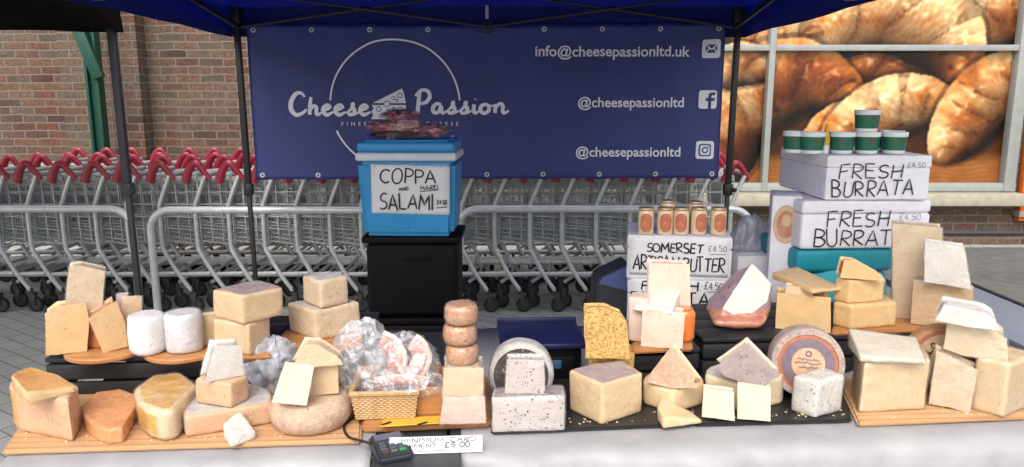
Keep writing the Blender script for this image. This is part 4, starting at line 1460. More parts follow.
upr('cheese_wedge', 'tall golden seeded wedge with rounded shoulder standing on the low seeded block', [(588, 360), (627, 358, 'r'), (625, 327, 'r'), (618, 314, 'r'), (604, 308, 'r'), (586, 309)], zt, 359, .035, ('seeds', 'rind_brown'), bev=.006, amp=.002)
o, zt = foot('round_cheese', 'flat pale half round carrying the speckled pyramid wedge', [(643, 404), (672, 414), (702, 405, .16), (690, 392, .12), (655, 391, .1)], z, top=(672, 414, 391), mats=('butter', 'rind_brown'), bev=.006)
upr('cheese_wedge', 'speckled pyramid shaped wedge on the flat pale half round', [(648, 385), (671, 388), (694, 383), (670, 347)], zt, 387, .055, ('cream', 'rind_pink'), front=1, yaw=-12, bev=.0048, dy=-.008)
foot('cheese_slice', 'small pale wedge lying at the slate edge below the pyramid wedge', [(657, 421), (663, 429), (703, 424), (690, 416), (662, 411)], z, hs=[.034, .026, .010, .012, .036], mats=('butter', None), bev=.0048)
o, zt = foot('round_cheese', 'low pale half round behind two white slabs', [(705, 403), (742, 413), (781, 404, .15), (772, 390, .1), (715, 390, .1)], z, top=(742, 413, 385), mats=('cream', 'rind_ash'), rtop=1, bev=.006)
upr('cheese_wedge', 'wedge with brown purple rind tipped on its corner over the two white slabs', [(719, 367), (726, 375), (757, 385), (776, 371), (748, 340)], zt, 384, .05, ('ivory', 'rind_grey'), front=1, bev=.0048, dy=-.02)
upr('cheese_slice', 'squarish white slab standing before the low pale half round', [(704, 420), (732, 421), (732, 392), (706, 391)], z, 421, .034, ('ivory', None), lean=8, bev=.005)
upr('cheese_slice', 'taller white slab beside the squarish one before the low half round', [(739, 424), (768, 422), (769, 387), (740, 386)], z, 423, .036, ('ivory', None), lean=8, bev=.005)

# the big printed wheel
o, r_, fr = standing_wheel('round_cheese', 'big wheel standing on edge with printed orange and violet rings on its face', 806, 364, 38, z, 404, .085, 'rind_wheel', 'ring_brown', lean=10, yaw=6)
wheel_face = o
def ringdisc(bm, r0, r1, y, seg=48, sx=1, sz=1, cx=0, cz=0):
    A = [bm.verts.new((cx + r0 * sx * math.cos(2 * math.pi * k / seg), y, cz + r0 * sz * math.sin(2 * math.pi * k / seg))) for k in range(seg)] if r0 else None
    B = [bm.verts.new((cx + r1 * sx * math.cos(2 * math.pi * k / seg), y, cz + r1 * sz * math.sin(2 * math.pi * k / seg))) for k in range(seg)]
    if A:
        for k in range(seg):
            bm.faces.new((A[k], A[(k + 1) % seg], B[(k + 1) % seg], B[k]))
    else:
        bm.faces.new(B)
for name, r0, r1, y, mat in (('outer_ring', .82, .98, -.0025, C['rind_wheel']), ('violet_ring', .44, .70, -.0035, C['ring_blue']), ('label_disc', 0, .45, -.0040, C['tan'])):
    bm = bmesh.new()
    ringdisc(bm, r0 * r_, r1 * r_, y)
    bm.transform(fr)
    obj(name, bm, mat, o)
bm = bmesh.new()
rnd = random.Random(5)
for zz, x0, x1 in ((.12, -.3, .3), (.02, -.36, .36), (-.1, -.25, .25)):
    pts = [Vector(((x0 + (x1 - x0) * k / 26) * r_, -.0055, (zz + rnd.uniform(-.035, .035)) * r_)) for k in range(27)]
    tube(bm, pts, .0011, 5, flat=((0, 1, 0), .3))
ringdisc(bm, .05 * r_, .09 * r_, -.0055, 20, cz=.28 * r_)
bm.transform(fr)
obj('print', bm, C['ring_blue'], o)
foot('cheese_block', 'white block with blue grey flecks in front of the big printed wheel', [(790, 411), (815, 419), (842, 411), (820, 401)], z, top=(815, 419, 382), mats=('blue', None), bev=.007, film=True)

z = ZB3
o, zt = foot('cheese_block', 'large pale upright block on the bamboo board under a sloping slice', [(859, 413), (924, 410), (918, 391), (851, 393)], z, top=(890, 412, 361), mats=('butter', None), bev=.006, film=True)
foot('cheese_wedge', 'pale sloping wedge lying as a roof on the large pale block', [(860, 362), (927, 365), (916, 349), (848, 346)], zt, hs=[.014, .010, .030, .042], mats=('ivory', None), bev=.006, film=True)
o, r_, fr = standing_wheel('round_cheese', 'brown rimmed wheel printed with letters behind the stacked white wedges', 942, 353, 37, z, 396, .05, 'rind_brown', 'ring_brown', lean=8, yaw=14)
bm = bmesh.new()
ringdisc(bm, .0, .74 * r_, -.0028)
bm.transform(fr)
obj('label_disc', bm, C['holes'], o)
bm = bmesh.new()
for k, ch in enumerate('ALLO'):
    a = R(200 - k * 24)
    mt = fr @ Matrix.Translation((r_ * .5 * math.cos(a), 0, r_ * .5 * math.sin(a))) @ Matrix.Rotation(-(a - R(90)), 4, 'Y')
    type_in(bm, ch, -.006, .006, -.008, -.0048, .017, mt)
obj('lettering', bm, M['ink'], o)
o, zt = upr('cheese_wedge', 'wedge with net marked greyish rind leaning beside the pale half drum', [(931, 408), (967, 411), (975, 371), (938, 358)], z, 410, .045, ('crumbly', 'rind_pink'), bev=.006, film=True, far=.25)
foot('cheese_wedge', 'tall cream half drum at the end of the bamboo board', [(970, 409), (1003, 418), (1026, 408, .12), (1004, 396, .1)], z, top=(1003, 418, 364), mats=('butter', 'rind_brown'), bev=.006, film=True)
zt += .001
o, zt2 = upr('cheese_wedge', 'thick white half round lying across the two wedges at the board end', [(945, 353), (962, 357), (1005, 361), (1004, 338), (994, 331), (950, 323)], zt, 358, .09, ('cream', 'ivory'), bev=.006, film=True, far=.25)
zt2 += .002
upr('cheese_wedge', 'thinner white wedge topmost of the pile at the board end', [(938, 322), (966, 327), (996, 329), (993, 313), (986, 307), (946, 302)], zt2, 327, .08, ('white', 'ivory'), bev=.005, film=True)

# ------------------------------------------------------------------ back row, on the crates
z = ZR
upr('cheese_slice', 'pale holed slab with rounded top at the edge of the round board', [(49, 353), (85, 354), (87, 322, 'r'), (83, 306, 'r'), (57, 306, 'r'), (48, 312, 'r')], z, 354, .045, ('gouda', 'rind_brown'), bev=.007)
o, zt = foot('cheese_block', 'brown rinded block between the two pale holed slabs', [(66, 347), (103, 349), (102, 340), (70, 339)], z, top=(88, 348, 315), mats=('red_top', 'red_top'), bev=.005)
upr('cheese_wedge', 'tall white speckled wedge standing on the brown rinded block', [(67, 314), (101, 315), (103, 272), (80, 264), (70, 265)], zt, 315, .05, ('crumbly', 'rind_white'), front=0, bev=.0048, film=True, dy=-.004)
upr('cheese_slice', 'pale holed slab tilted against the brown rinded block', [(105, 353), (126, 351), (123, 325, 'r'), (115, 303, 'r'), (91, 315)], z, 352, .05, ('gouda', 'rind_brown'), bev=.006, yaw=14)
upr('cheese_slice', 'thin film wrapped slice standing behind the tilted holed slab', [(123, 350), (140, 350), (140, 301), (124, 300)], z, 345, .016, ('gouda', None), bev=.0048, film=True)
upr('cheese_slice', 'narrow pale slice beside the first white cylinder', [(119, 348), (127, 348), (126, 297), (118, 297)], z, 342, .02, ('pinkish', None), bev=.0048, film=True)
o, _ = round_cheese('white_cylinder_cheese', 'white cylinder cheese beside the thin wrapped slice', 132, 168, 357, z, .092, ('rind_white', 'rind_white'), .03, bev=.010, amp=.002, group='white cylinder cheeses on a round board', film=True, seg=36)
o, _ = round_cheese('white_cylinder_cheese', 'white cylinder cheese beside the block with grey top rind', 168, 204, 355, z, .092, ('rind_white', 'rind_white'), .03, bev=.008, amp=.002, group='white cylinder cheeses on a round board', film=True, seg=36)
upr('cheese_block', 'small yellow block half hidden by the second white cylinder', [(198, 345), (217, 345), (216, 317), (200, 317)], ZR, 345, .04, ('butter', None), bev=.006)
z = ZR2
o, zt = foot('cheese_block', 'tan block under the wedge with grey top rind', [(214, 350), (250, 356), (271, 346), (240, 339)], z, top=(250, 356, 325), mats=('holes', None), bev=.005)
foot('cheese_wedge', 'thick tan wedge with grey purple top rind on a tan block', [(213, 317), (243, 325), (284, 315, .06), (258, 306, .05)], zt, top=(243, 325, 296), mats=('holes', 'rind_grey'), rtop=1, bev=.006)
o, zt = foot('cheese_block', 'wide speckled block on the oblong board by the cool box', [(289, 331), (317, 341), (362, 331), (338, 321)], z, top=(317, 341, 311), mats=('crumbly', 'rind_ash'), rtop=1, bev=.006, amp=.0016)
foot('cheese_wedge', 'smaller speckled wedge on top of the wide speckled block', [(303, 302), (321, 309), (349, 303), (330, 297)], zt, top=(321, 309, 281), mats=('crumbly', 'rind_ash'), rtop=1, bev=.006, amp=.0016)

z = ZR
foot('cheese_block', 'pink tinged block behind the pale block on the small crate', [(628, 341), (648, 343), (650, 335), (632, 334)], z, top=(640, 342, 298), mats=('pinkish', 'rind_brown'), bev=.005)
upr('cheese_slice', 'tall pink edged slab standing in front of the butter sign', [(651, 338), (689, 338), (687, 265, 'r'), (651, 264)], z, 337, .045, ('pinkish', 'wax_orange'), bev=.006, yaw=6)
o, zt = upr('cheese_block', 'pale holed block under a tilted white slice on the small crate', [(643, 348), (680, 348), (682, 316), (645, 314)], z, 348, .045, ('pinkish', None), bev=.006, far=.25)
zt += .0005
foot('cheese_slice', 'tilted white slice lying on the pale holed block beside the orange wax roll', [(633, 311), (672, 316), (681, 304), (647, 299)], zt, hs=[.008, .010, .040, .036], mats=('white', None), bev=.0048)
round_cheese('cheese_roll', 'bright orange wax roll standing behind the pale holed block', 674, 694, 344, z, .083, ('wax_orange', 'wax_orange'), .04, bev=.012, seg=28)

# wine red wedge with a white cut face
z = ZC
b = on_z(741, 331, z)
o0 = b.y
def v3(px, py, dy):
    return on_y(px, py, o0 + dy) - b
bm = bmesh.new()
ztop_ = v3(751, 262, 0).z
def vf(px, py):            # on the leaning cut face
    k = max(0, v3(px, py, 0).z) / ztop_
    return v3(px, py, .06 * k)
pts = [vf(752, 262), vf(722, 309), vf(734, 315), vf(752, 314), vf(767, 303), vf(773, 284),
       v3(711, 324, .012), v3(730, 330, .006), v3(757, 329, .006), v3(771, 312, .02),
       v3(704, 311, .07), v3(706, 300, .10), v3(738, 268, .13), v3(711, 322, .04), v3(766, 292, .17), v3(762, 316, .15), v3(730, 327, .14)]
face_ = set()
for i_, p in enumerate(pts):
    p.z = max(p.z, 0)
    v = bm.verts.new(p)
    if i_ < 6:
        face_.add(v)
bmesh.ops.convex_hull(bm, input=bm.verts[:])
bm.normal_update()
fn = (pts[1] - pts[0]).cross(pts[4] - pts[0]).normalized()
for f in bm.faces:
    f.material_index = 0 if all(v in face_ for v in f.verts) else 1
refine(bm, .009, 5)
for _ in range(14):
    free = [v for v in bm.verts if not any(f.material_index == 0 for f in v.link_faces)]
    bmesh.ops.smooth_vert(bm, verts=free, factor=.5, use_axis_x=True, use_axis_y=True, use_axis_z=True)
rim_ = [v for v in bm.verts if {f.material_index for f in v.link_faces} == {0, 1}]
for _ in range(5):
    bmesh.ops.smooth_vert(bm, verts=rim_, factor=.4, use_axis_x=True, use_axis_y=True, use_axis_z=True)
for v in bm.verts:
    if v.co.y < .05 and v.co.z < .036 and all(f.material_index for f in v.link_faces):
        v.co.y -= .016 * math.sin(math.pi * max(0, v.co.z) / .036)
lumpy(bm, .0024, 24, 3)
lo = min(v.co.z for v in bm.verts)
bmesh.ops.translate(bm, verts=bm.verts[:], vec=(0, 0, -lo))
wo_ = split_obj('cheese_wedge', bm, C['white'], C['rind_purple'], b, 'cheese', 'big wine red rinded wedge with a white cut face on the black crate', smooth=70)
rme = [o for o in wo_.children if o.name.startswith('rind')][0].data
rme.materials.append(C['rind_red'])
for p in rme.polygons:
    if p.center.z + .012 * noise.noise(p.center * 30) < .052:
        p.material_index = 1

o, zt = upr('cheese_block', 'yellow block under the thin sloping slab on the black crate', [(777, 331), (828, 331), (828, 299), (779, 298)], z, 331, .06, ('smoky', None), bev=.006, far=.25)
zt += .0005
o, zt = upr('cheese_block', 'little pale piece wedged under the thin sloping yellow slab', [(786, 299), (811, 299), (809, 289), (788, 289)], zt, 299, .03, ('cream', None), bev=.0048, dy=.012, far=.25)
zt += .001
foot('cheese_slice', 'thin sloping yellow slab laid over the yellow block', [(772, 279), (812, 294), (844, 290), (797, 272)], zt, hs=[.020, .011, .006, .018], mats=('smoky', 'rind_brown'), bev=.0048)
z = ZR
o, zt = foot('cheese_block', 'wide yellow block lowest of three in front of the teal box', [(832, 325), (851, 330), (896, 326), (884, 316)], z, top=(851, 330, 306), mats=('smoky', None), bev=.006)
o, zt = foot('cheese_block', 'yellow block between the wide one and the orange topped wedge', [(833, 300), (848, 304), (883, 301), (872, 294)], zt, top=(848, 304, 281), mats=('smoky', None), bev=.0048)
upr('cheese_wedge', 'small wedge with red brown sloping top in front of the teal box', [(842, 278), (882, 280), (880, 276), (856, 261, 'r'), (846, 260, 'r')], zt, 280, .04, ('smoky', 'red_top'), bev=.0048, dy=-.004, yaw=14)
upr('cheese_block', 'tall narrow yellow block standing in front of the burrata boxes', [(893, 326), (940, 325), (940, 229), (894, 228)], z, 324, .06, ('cream', 'rind_brown'), bev=.005, film=True, dy=.045, far=.25)
o, zt = upr('cheese_block', 'film wrapped tan block under the white wrapped wedge', [(912, 326), (970, 327), (971, 285), (914, 284)], z, 327, .055, ('gouda', None), bev=.005, film=True, dy=-.012, far=.25)
zt += .003
upr('cheese_wedge', 'white film wrapped wedge on the tan block at the end of the crate', [(926, 284), (968, 288), (962, 247), (927, 245)], zt, 287, .045, ('white', None), bev=.006, film=True)

# ------------------------------------------------------------------ boxes, tubs and jars
def boxframe(pxl, pxr, pyb, Y, rz=TA):
    """a frame at the front foot middle of a box seen between two columns: returns (location, width)"""
    a, b = on_y(pxl, pyb, Y), on_y(pxr, pyb, Y)
    return (a + b) / 2, (b.x - a.x)
def zat(py, Y):
    return on_y(512, py, Y).z

# black storage tubs stacked under the cool box
CY_ = 2.72
loc, wd = boxframe(361, 461, 238, CY_)
ztop = zat(237, CY_)
nb = 3
hb = ztop / nb
words_ = ('lowest', 'middle', 'topmost')
for k in range(nb):
    e = empty('storage_tub', (loc.x, loc.y + .14, k * hb), words_[k] + ' of three black plastic storage tubs stacked under the blue cool box', 'tub', 'black storage tubs')
    bm = bmesh.new()
    d = .28
    box(bm, (0, 0, hb / 2 - .012), (wd * .93, d * .93, hb - .03), None, .02, 3)
    box(bm, (.02, -d * .462, hb * .75), (.11, .008, .03), None, .003)
    obj('body', bm, M['dark_plastic'], e)
    bm = bmesh.new()
    box(bm, (0, 0, hb - .013), (wd, d, .024), None, .006)
    obj('lid', bm, M['dark_plastic'], e)

# blue cool box
H_ = zat(142, CY_) - ztop
w2 = on_y(457, 200, CY_).x - on_y(359, 200, CY_).x
e = empty('cool_box', (on_y(408, 200, CY_).x, CY_ + .13, ztop + .0005), 'sky blue cool box with a handwritten sign standing on black tubs', 'cool box', rz=R(-2))
bm = bmesh.new()
h1 = H_ * .80
d = .27
vs0 = [bm.verts.new((sx * w2 / 2 * k, sy * d / 2 * k, z)) for z, k in ((0, .93), (h1, 1.0)) for sx, sy in ((-1, -1), (1, -1), (1, 1), (-1, 1))]
bm.faces.new(vs0[3::-1]); bm.faces.new(vs0[4:])
for i in range(4):
    bm.faces.new((vs0[i], vs0[(i + 1) % 4], vs0[4 + (i + 1) % 4], vs0[4 + i]))
bmesh.ops.bevel(bm, geom=[x for x in bm.edges], offset=.018, segments=4, affect='EDGES')
box(bm, (-.002, -d / 2 * .935 - .002, .035), (.012, .006, .008), None, .002)
obj('body', bm, M['sky_blue'], e)
bm = bmesh.new()
box(bm, (0, 0, h1 + H_ * .045), (w2 * 1.025, d * 1.04, H_ * .088), None, .009, 3)
obj('trim', bm, M['cool_white'], e)
bm = bmesh.new()
box(bm, (0, 0, h1 + H_ * .145), (w2 * .99, d * 1.0, H_ * .11), None, .012, 3)
box(bm, (0, 0, h1 + H_ * .2), (w2 * .84, d * .8, .012), None, .005, 3)
obj('lid', bm, M['sky_blue'], e)
# its paper sign, taped on
sg_l, sg_r = (372.5 - 408) / 98 * w2, (451 - 408) / 98 * w2
sz1, sz0 = h1 - .012, h1 - .012 - .178
bm = bmesh.new()
nn = 12
F_ = lambda z: -d / 2 * (.93 + .07 * z / h1) - .0025
g = [[bm.verts.new((sg_l + (sg_r - sg_l) * i / nn + .003 * (j / nn), F_(sz0 + (sz1 - sz0) * j / nn) - .0006 - .0014 * abs(noise.noise(Vector((i * .5, j * .4, 1)))), sz0 + (sz1 - sz0) * j / nn - .006 * i / nn)) for i in range(nn + 1)] for j in range(nn + 1)]
for j in range(nn):
    for i in range(nn):
        bm.faces.new((g[j][i], g[j][i + 1], g[j + 1][i + 1], g[j + 1][i]))
sign = obj('paper_sign', bm, M['paper'], None, 60, e.location, e.rotation_euler)
thicken(sign, .0006)
tag(sign, 'white paper sign offering coppa and salami taped to the blue cool box', 'sign')
bm = bmesh.new()
SW = sg_r - sg_l
SH = sz1 - sz0
def X_(t): return sg_l + SW * t
def Z_(t): return sz0 + SH * t
yy = F_((sz0 + sz1) / 2) - .0045
hand(bm, 'COPPA', X_(.12), X_(.83), Z_(.62), Z_(.92), yy, .0030, seed=2)
hand(bm, 'AND', X_(.36), X_(.48), Z_(.47), Z_(.54), yy, .0014, seed=3)
hand(bm, 'HARD', X_(.64), X_(.86), Z_(.485), Z_(.575), yy, .0014, seed=4, slope=.05)
tube(bm, [(X_(.63), yy, Z_(.45)), (X_(.87), yy, Z_(.49))], .0014, 6, flat=((0, 1, 0), .25))
hand(bm, 'SALAMI', X_(.11), X_(.79), Z_(.08), Z_(.40), yy, .0030, seed=5)
hand(bm, '£4.50', X_(.84), X_(.965), Z_(.19), Z_(.28), yy, .0016, seed=6)
tube(bm, [(X_(.84), yy, Z_(.12)), (X_(.97), yy, Z_(.14))], .0016, 6, flat=((0, 1, 0), .25))
obj('lettering', bm, M['ink'], sign)
bm = bmesh.new()
n_ = 18
pts = []
box(bm, ((sg_l + sg_r) / 2, F_(sz1) - .0016, sz1 - .003), (SW * .98, .001, .012), None, 0)
obj('tape', bm, M['film'], sign)

# vacuum packs of salami on the lid
def pack(label, px, py, Y, w_, d_, h_, mat, rz, tilt=0, dz=0):
    bm = bmesh.new()
    bmesh.ops.create_uvsphere(bm, u_segments=28, v_segments=16, radius=1)
    s = random.random() * 50
    for v in bm.verts:
        n3 = v.co.copy()
        k = 1 + .34 * noise.noise(n3 * 2.6 + Vector((s, 0, 0)))
        sq = lambda t, p: math.copysign(abs(t) ** p, t)
        v.co = Vector((sq(n3.x, .75) * w_ / 2 * k, sq(n3.y, .75) * d_ / 2 * k, n3.z * h_ / 2 * k + h_ * .3 * noise.noise(n3 * 4 + Vector((s, 3, 0)))))
    fl = bm.copy()
    for v in fl.verts:
        q = v.co * 40 + Vector((s, 1, 2))
        edge = abs(v.co.x) / (w_ / 2)
        v.co = Vector((v.co.x * 1.16, v.co.y * 1.14, v.co.z * (1.15 if edge < .8 else .7))) + Vector((0, 0, 1)) * .006 * noise.noise(q)
    lo = min(v.co.z for v in bm.verts)
    b = on_y(px, py, Y)
    rot = (R(tilt), 0, rz)
    o = obj('salami_pack', bm, mat, None, 60, (b.x, Y, zl - lo + dz), rot)
    obj('vacuum_film', fl, M['film'], o, 60)
    return tag(o, label, 'salami', 'vacuum packed salami on the cool box')
zl = ztop + h1 + H_ * .2 + .0065
pack('dark flat salami pack lowest on the cool box lid', 405, 140, CY_ + .09, .23, .11, .026, M['pack_dark'], .1)
pack('red salami pack on the front corner of the cool box lid', 386, 138, CY_ + .07, .13, .09, .034, M['salami'], -.3, dz=.024)
pack('pinkish salami pack with white blotches in the middle of the pile', 405, 138, CY_ + .06, .12, .08, .04, M['meat'], .4, dz=.026)
pack('purple film salami pack hanging over the lid edge beside the pile', 430, 140, CY_ + .08, .12, .10, .036, M['salami'], .5, dz=.01)
pack('topmost salami pack of the pile on the cool box', 402, 128, CY_ + .09, .14, .09, .036, M['salami'], .9, 8, dz=.058)

# ---- polystyrene boxes
def foam_box(name, label, pxl, pxr, pyb, pyt, Y, depth, rz, bev=.006, zb=None, group=None):
    loc, wd = boxframe(pxl, pxr, pyb, Y)
    z0 = loc.z if zb is None else zb
    h = on_y((pxl + pxr) / 2, pyt, Y).z - z0
    e = empty(name, (loc.x, loc.y, z0), label, 'box', group, rz=rz)
    bm = bmesh.new()
    box(bm, (0, depth / 2, h * .36), (wd, depth, h * .72), None, bev, 3)
    refine(bm, .025)
    lumpy(bm, .0016, 14, pxl)
    obj('body', bm, M['polystyrene'], e)
    bm = bmesh.new()
    box(bm, (0, depth / 2, h * .86 - .0005), (wd * 1.006, depth * 1.006, h * .272), None, bev, 3)
    refine(bm, .025)
    lumpy(bm, .0014, 14, pxr)
    obj('lid', bm, M['polystyrene'], e)
    return e, wd, h, z0 + h

BX_Y = 2.14
def writer(e, pxl, pxr, pyt, pyb, wd, h):
    def X(px): return -wd / 2 + (px - pxl) / (pxr - pxl) * wd
    def Z(py): return (pyb - py) / (pyb - pyt) * h
    return X, Z
# teal cool box
loc, wd = boxframe(792, 892, 300, BX_Y)
zt_ = zat(249, BX_Y)
e = empty('teal_cool_box', (loc.x, loc.y, TZ + .0005), 'teal plastic cool box under the two white burrata boxes', 'cool box', rz=TA)
hh_ = zt_ - TZ - .001
bm = bmesh.new()
box(bm, (0, .15, hh_ * .36), (wd * .97, .28, hh_ * .72), None, .02, 4)
obj('body', bm, M['teal'], e)
bm = bmesh.new()
box(bm, (0, .15, hh_ * .865), (wd, .30, hh_ * .27), None, .016, 4)
obj('lid', bm, M['teal'], e)
bm = bmesh.new()
a_ = [(-.33 * wd, hh_ * .2), (-.34 * wd, hh_ * .62), (-.22 * wd, hh_ * .72), (.0, hh_ * .76), (.25 * wd, hh_ * .74), (.44 * wd, hh_ * .66), (.45 * wd, hh_ * .2)]
poly(bm, [(p.x, p.y) for p in spline([(x, y, 0) for x, y in a_], 5)], .004, .02)
bmesh.ops.bevel(bm, geom=[x for x in bm.edges if abs(x.verts[0].co.y - x.verts[1].co.y) < 1e-5], offset=.003, segments=2, affect='EDGES')
obj('front_panel', bm, M['teal_light'], e)

e, wd, h, z1 = foam_box('foam_box', 'lower white foam burrata box standing on the teal cool box', 798, 930, 249, 200, BX_Y - .005, .21, TA, .010, zb=zt_ + .001)
X, Z = writer(e, 798, 930, 200, 249, wd, h)
bm = bmesh.new()
hand(bm, 'FRESH', X(823), X(886), Z(226.5), Z(211.5), -.0032, .0021, seed=11)
hand(bm, 'BURRATA', X(811), X(906), Z(245.5), Z(228.5), -.0032, .0021, seed=12, gap=.12)
obj('lettering', bm, M['ink'], e)
bm = bmesh.new()
hand(bm, '£4.50', X(897), X(919), Z(220), Z(213.5), -.0030, .0007, seed=13)
tube(bm, [(X(898), -.003, Z(223)), (X(919), -.003, Z(222.4))], .0006, 5, flat=((0, 1, 0), .3))
obj('price', bm, M['grey_ink'], e)

e, wd, h, z2 = foam_box('foam_box', 'upper white foam burrata box with green tubs standing on it', 824, 928, 202, 155, BX_Y - .012, .36, TA - R(3), .005, zb=z1 + .0005)
X, Z = writer(e, 824, 928, 155, 202, wd, h)
bm = bmesh.new()
hand(bm, 'FRESH', X(836), X(899), Z(179), Z(164), -.0032, .0019, seed=14)
hand(bm, 'BURRATA', X(830), X(912), Z(199), Z(182), -.0032, .0019, seed=15, slope=.04)
obj('lettering', bm, M['ink'], e)
bm = bmesh.new()
hand(bm, '£4.50', X(904), X(922), Z(168), Z(162.5), -.0030, .0007, seed=16)
obj('price', bm, M['grey_ink'], e)

# printed carton hanging at the boxes' side
loc, wd = boxframe(769, 797, 278, BX_Y + .05)
zc0 = TZ + .0005
hc = zat(196, BX_Y + .05) - zc0
e = empty('printed_carton', (loc.x - .002, loc.y, zc0), 'tall narrow pale carton with a red round print beside the burrata boxes', 'carton', rz=R(-16))
bm = bmesh.new()
box(bm, (0, .07, hc / 2), (wd, .14, hc), None, .004)
obj('body', bm, M['polystyrene'], e)
bm = bmesh.new()
s_ = wd * .43
zc = hc - .085
ringdisc(bm, 0, s_, -.0012, 40, 1, 1.6, 0, zc)
obj('print', bm, C['rind_red'], e)
bm = bmesh.new()
ringdisc(bm, s_ * .72, s_ * .98, -.0020, 40, 1, 1.6, 0, zc)
ringdisc(bm, 0, s_ * .34, -.0022, 30, 1, 1.5, 0, zc + .012)
obj('print_ring', bm, C['holes'], e)

# green tubs
def tub(px, pyb, zb, Y, label):
    b = on_y(px, pyb, Y)
    e = empty('cheese_tub', (b.x, Y, zb), label, 'tub', 'green tubs on the burrata box', rz=random.uniform(-.5, .5))
    r, h = .034, .062
    bm = bmesh.new()
    lathe(bm, [(0, 0), (r * .82, 0), (r * .86, .002), (r * .88, .006)], 32)
    lathe(bm, [(r * .88, .006), (r * .985, h - .012)], 32)
    obj('body', bm, M['tub_white'], e)
    bm = bmesh.new()
    lathe(bm, [(r * .893, .010), (r * .985, h - .0135)], 32, Matrix.Diagonal((1.012, 1.012, 1, 1)))
    obj('label_band', bm, M['tub_green'], e)
    bm = bmesh.new()
    for a in (-90,):
        m_ = Matrix.Rotation(R(a + 90), 4, 'Z')
        f0 = len(bm.verts)
        A_ = []
        for i in range(16):
            t = 2 * math.pi * i / 16
            xx, zz_ = .006 * math.cos(t), h * .62 + .004 * math.sin(t)
            th = xx / r
            A_.append(bm.verts.new(m_ @ Vector((r * .985 * math.sin(th), -r * .985 * math.cos(th), zz_))))
        bm.faces.new(A_)
    obj('emblem', bm, M['red'], e)
    bm = bmesh.new()
    lathe(bm, [(r * .99, h - .014), (r * 1.05, h - .013), (r * 1.06, h - .002), (r * 1.03, h), (r * .96, h), (r * .93, h - .003), (0, h - .003)], 32)
    obj('lid', bm, M['tub_white'], e)
TY = BX_Y + .045
zt2_ = z2 + .0005
for px, py, dy, label in ((794.5, 154, .035, 'green tub half hidden at the outer end of the row on the burrata box'), (811.5, 154, 0, 'green tub second in the row on the burrata box, beside the half hidden one'),
                      (841, 154, 0, 'green tub standing alone in the middle of the row on the burrata box'), (866, 154, 0, 'green tub carrying another green tub on its lid'),
                      (893, 154, .0, 'green tub at the front of the pair at the row end near the window'), (890, 150, .08, 'green tub behind the pair at the row end near the window')):
    tub(px, py, zt2_, TY + dy, label)
tub(866, 133, zt2_ + .0625, TY, 'green tub perched on top of another green tub')

b = on_y(825, 154, TY - .004)
bm = bmesh.new()
lathe(bm, [(0, 0), (.0095, 0), (.0095, .022), (.0088, .024)], 20, mats=[0] * 3)
lathe(bm, [(.0088, .024), (.0084, .05), (.006, .072), (.0035, .084), (0, .086)], 20, mats=[1] * 4)
tag(obj('yellow_bottle', bm, [M['tub_white'], plain('yellow plastic', 'D8A82E', .4)], None, 40, (b.x, TY - .004, zt2_)), 'slim yellow bottle with white base between the green tubs', 'bottle')

# ---- butter boxes with their paper signs
BB_Y = 2.16
e, wd, h, zb1 = foam_box('foam_box', 'lower white foam box with a burrata sign behind the pink slabs', 627, 728, 335, 281, BB_Y, .24, R(-8), .008, zb=TZ + .0005)
hL = h
def paper_on(e, label, wd, z0, z1, x0=-.5, x1=.5):
    bm = bmesh.new()
    n = 10
    g = [[bm.verts.new((wd * (x0 + (x1 - x0) * i / n), -.0042 - .0016 * abs(noise.noise(Vector((i * .4, j * .5, z0 * 9)))), z0 + (z1 - z0) * j / n)) for i in range(n + 1)] for j in range(n + 1)]
    for j in range(n):
        for i in range(n):
            bm.faces.new((g[j][i], g[j][i + 1], g[j + 1][i + 1], g[j + 1][i]))
    o = obj('paper_sign', bm, M['paper'], None, 60, e.location, e.rotation_euler)
    thicken(o, .0005)
    return tag(o, label, 'sign')
def Zb(e, py):
    return on_y(678, py, BB_Y).z - e.location.z
def Xb(px):
    return (px - 677.5) / 101 * wd
s = paper_on(e, 'white paper sign for burrata half hidden behind the pink slabs', wd, Zb(e, 322), Zb(e, 279.5), -.47, .47)
bm = bmesh.new()
hand(bm, 'FRESH', Xb(640), Xb(695), Zb(e, 290), Zb(e, 279.5) - .006, -.0068, .0024, seed=21)
hand(bm, 'BURRATA', Xb(631), Xb(706), Zb(e, 304), Zb(e, 292), -.0068, .0024, seed=22)
obj('lettering', bm, M['ink'], s)
bm = bmesh.new()
hand(bm, '£4.50', Xb(701), Xb(719), Zb(e, 288), Zb(e, 281), -.0066, .0011, seed=23)
tube(bm, [(Xb(704), -.0066, Zb(e, 290.5)), (Xb(716), -.0066, Zb(e, 290))], .001, 5, flat=((0, 1, 0), .3))
obj('price', bm, M['ink'], s)
e, wd, h, zb2_ = foam_box('foam_box', 'upper white foam box with the butter sign carrying orange labelled jars', 627, 729, 281, 236, BB_Y - .002, .24, R(-9), .008, zb=zb1 + .0005)
s = paper_on(e, 'white paper butter sign below the row of orange labelled jars', wd, Zb(e, 275), Zb(e, 238), -.48, .47)
bm = bmesh.new()
hand(bm, 'SOMERSET', Xb(646), Xb(700), Zb(e, 252), Zb(e, 243), -.0068, .0022, seed=24, gap=.12)
hand(bm, 'ARTISAN BUTTER', Xb(633), Xb(721), Zb(e, 270), Zb(e, 256), -.0068, .0023, seed=25, gap=.08)
obj('lettering', bm, M['ink'], s)
bm = bmesh.new()
hand(bm, '£4.50', Xb(705), Xb(722), Zb(e, 250), Zb(e, 244), -.0066, .0009, seed=26)
tube(bm, [(Xb(706), -.0066, Zb(e, 253)), (Xb(722), -.0066, Zb(e, 252.5))], .0009, 5, flat=((0, 1, 0), .3))
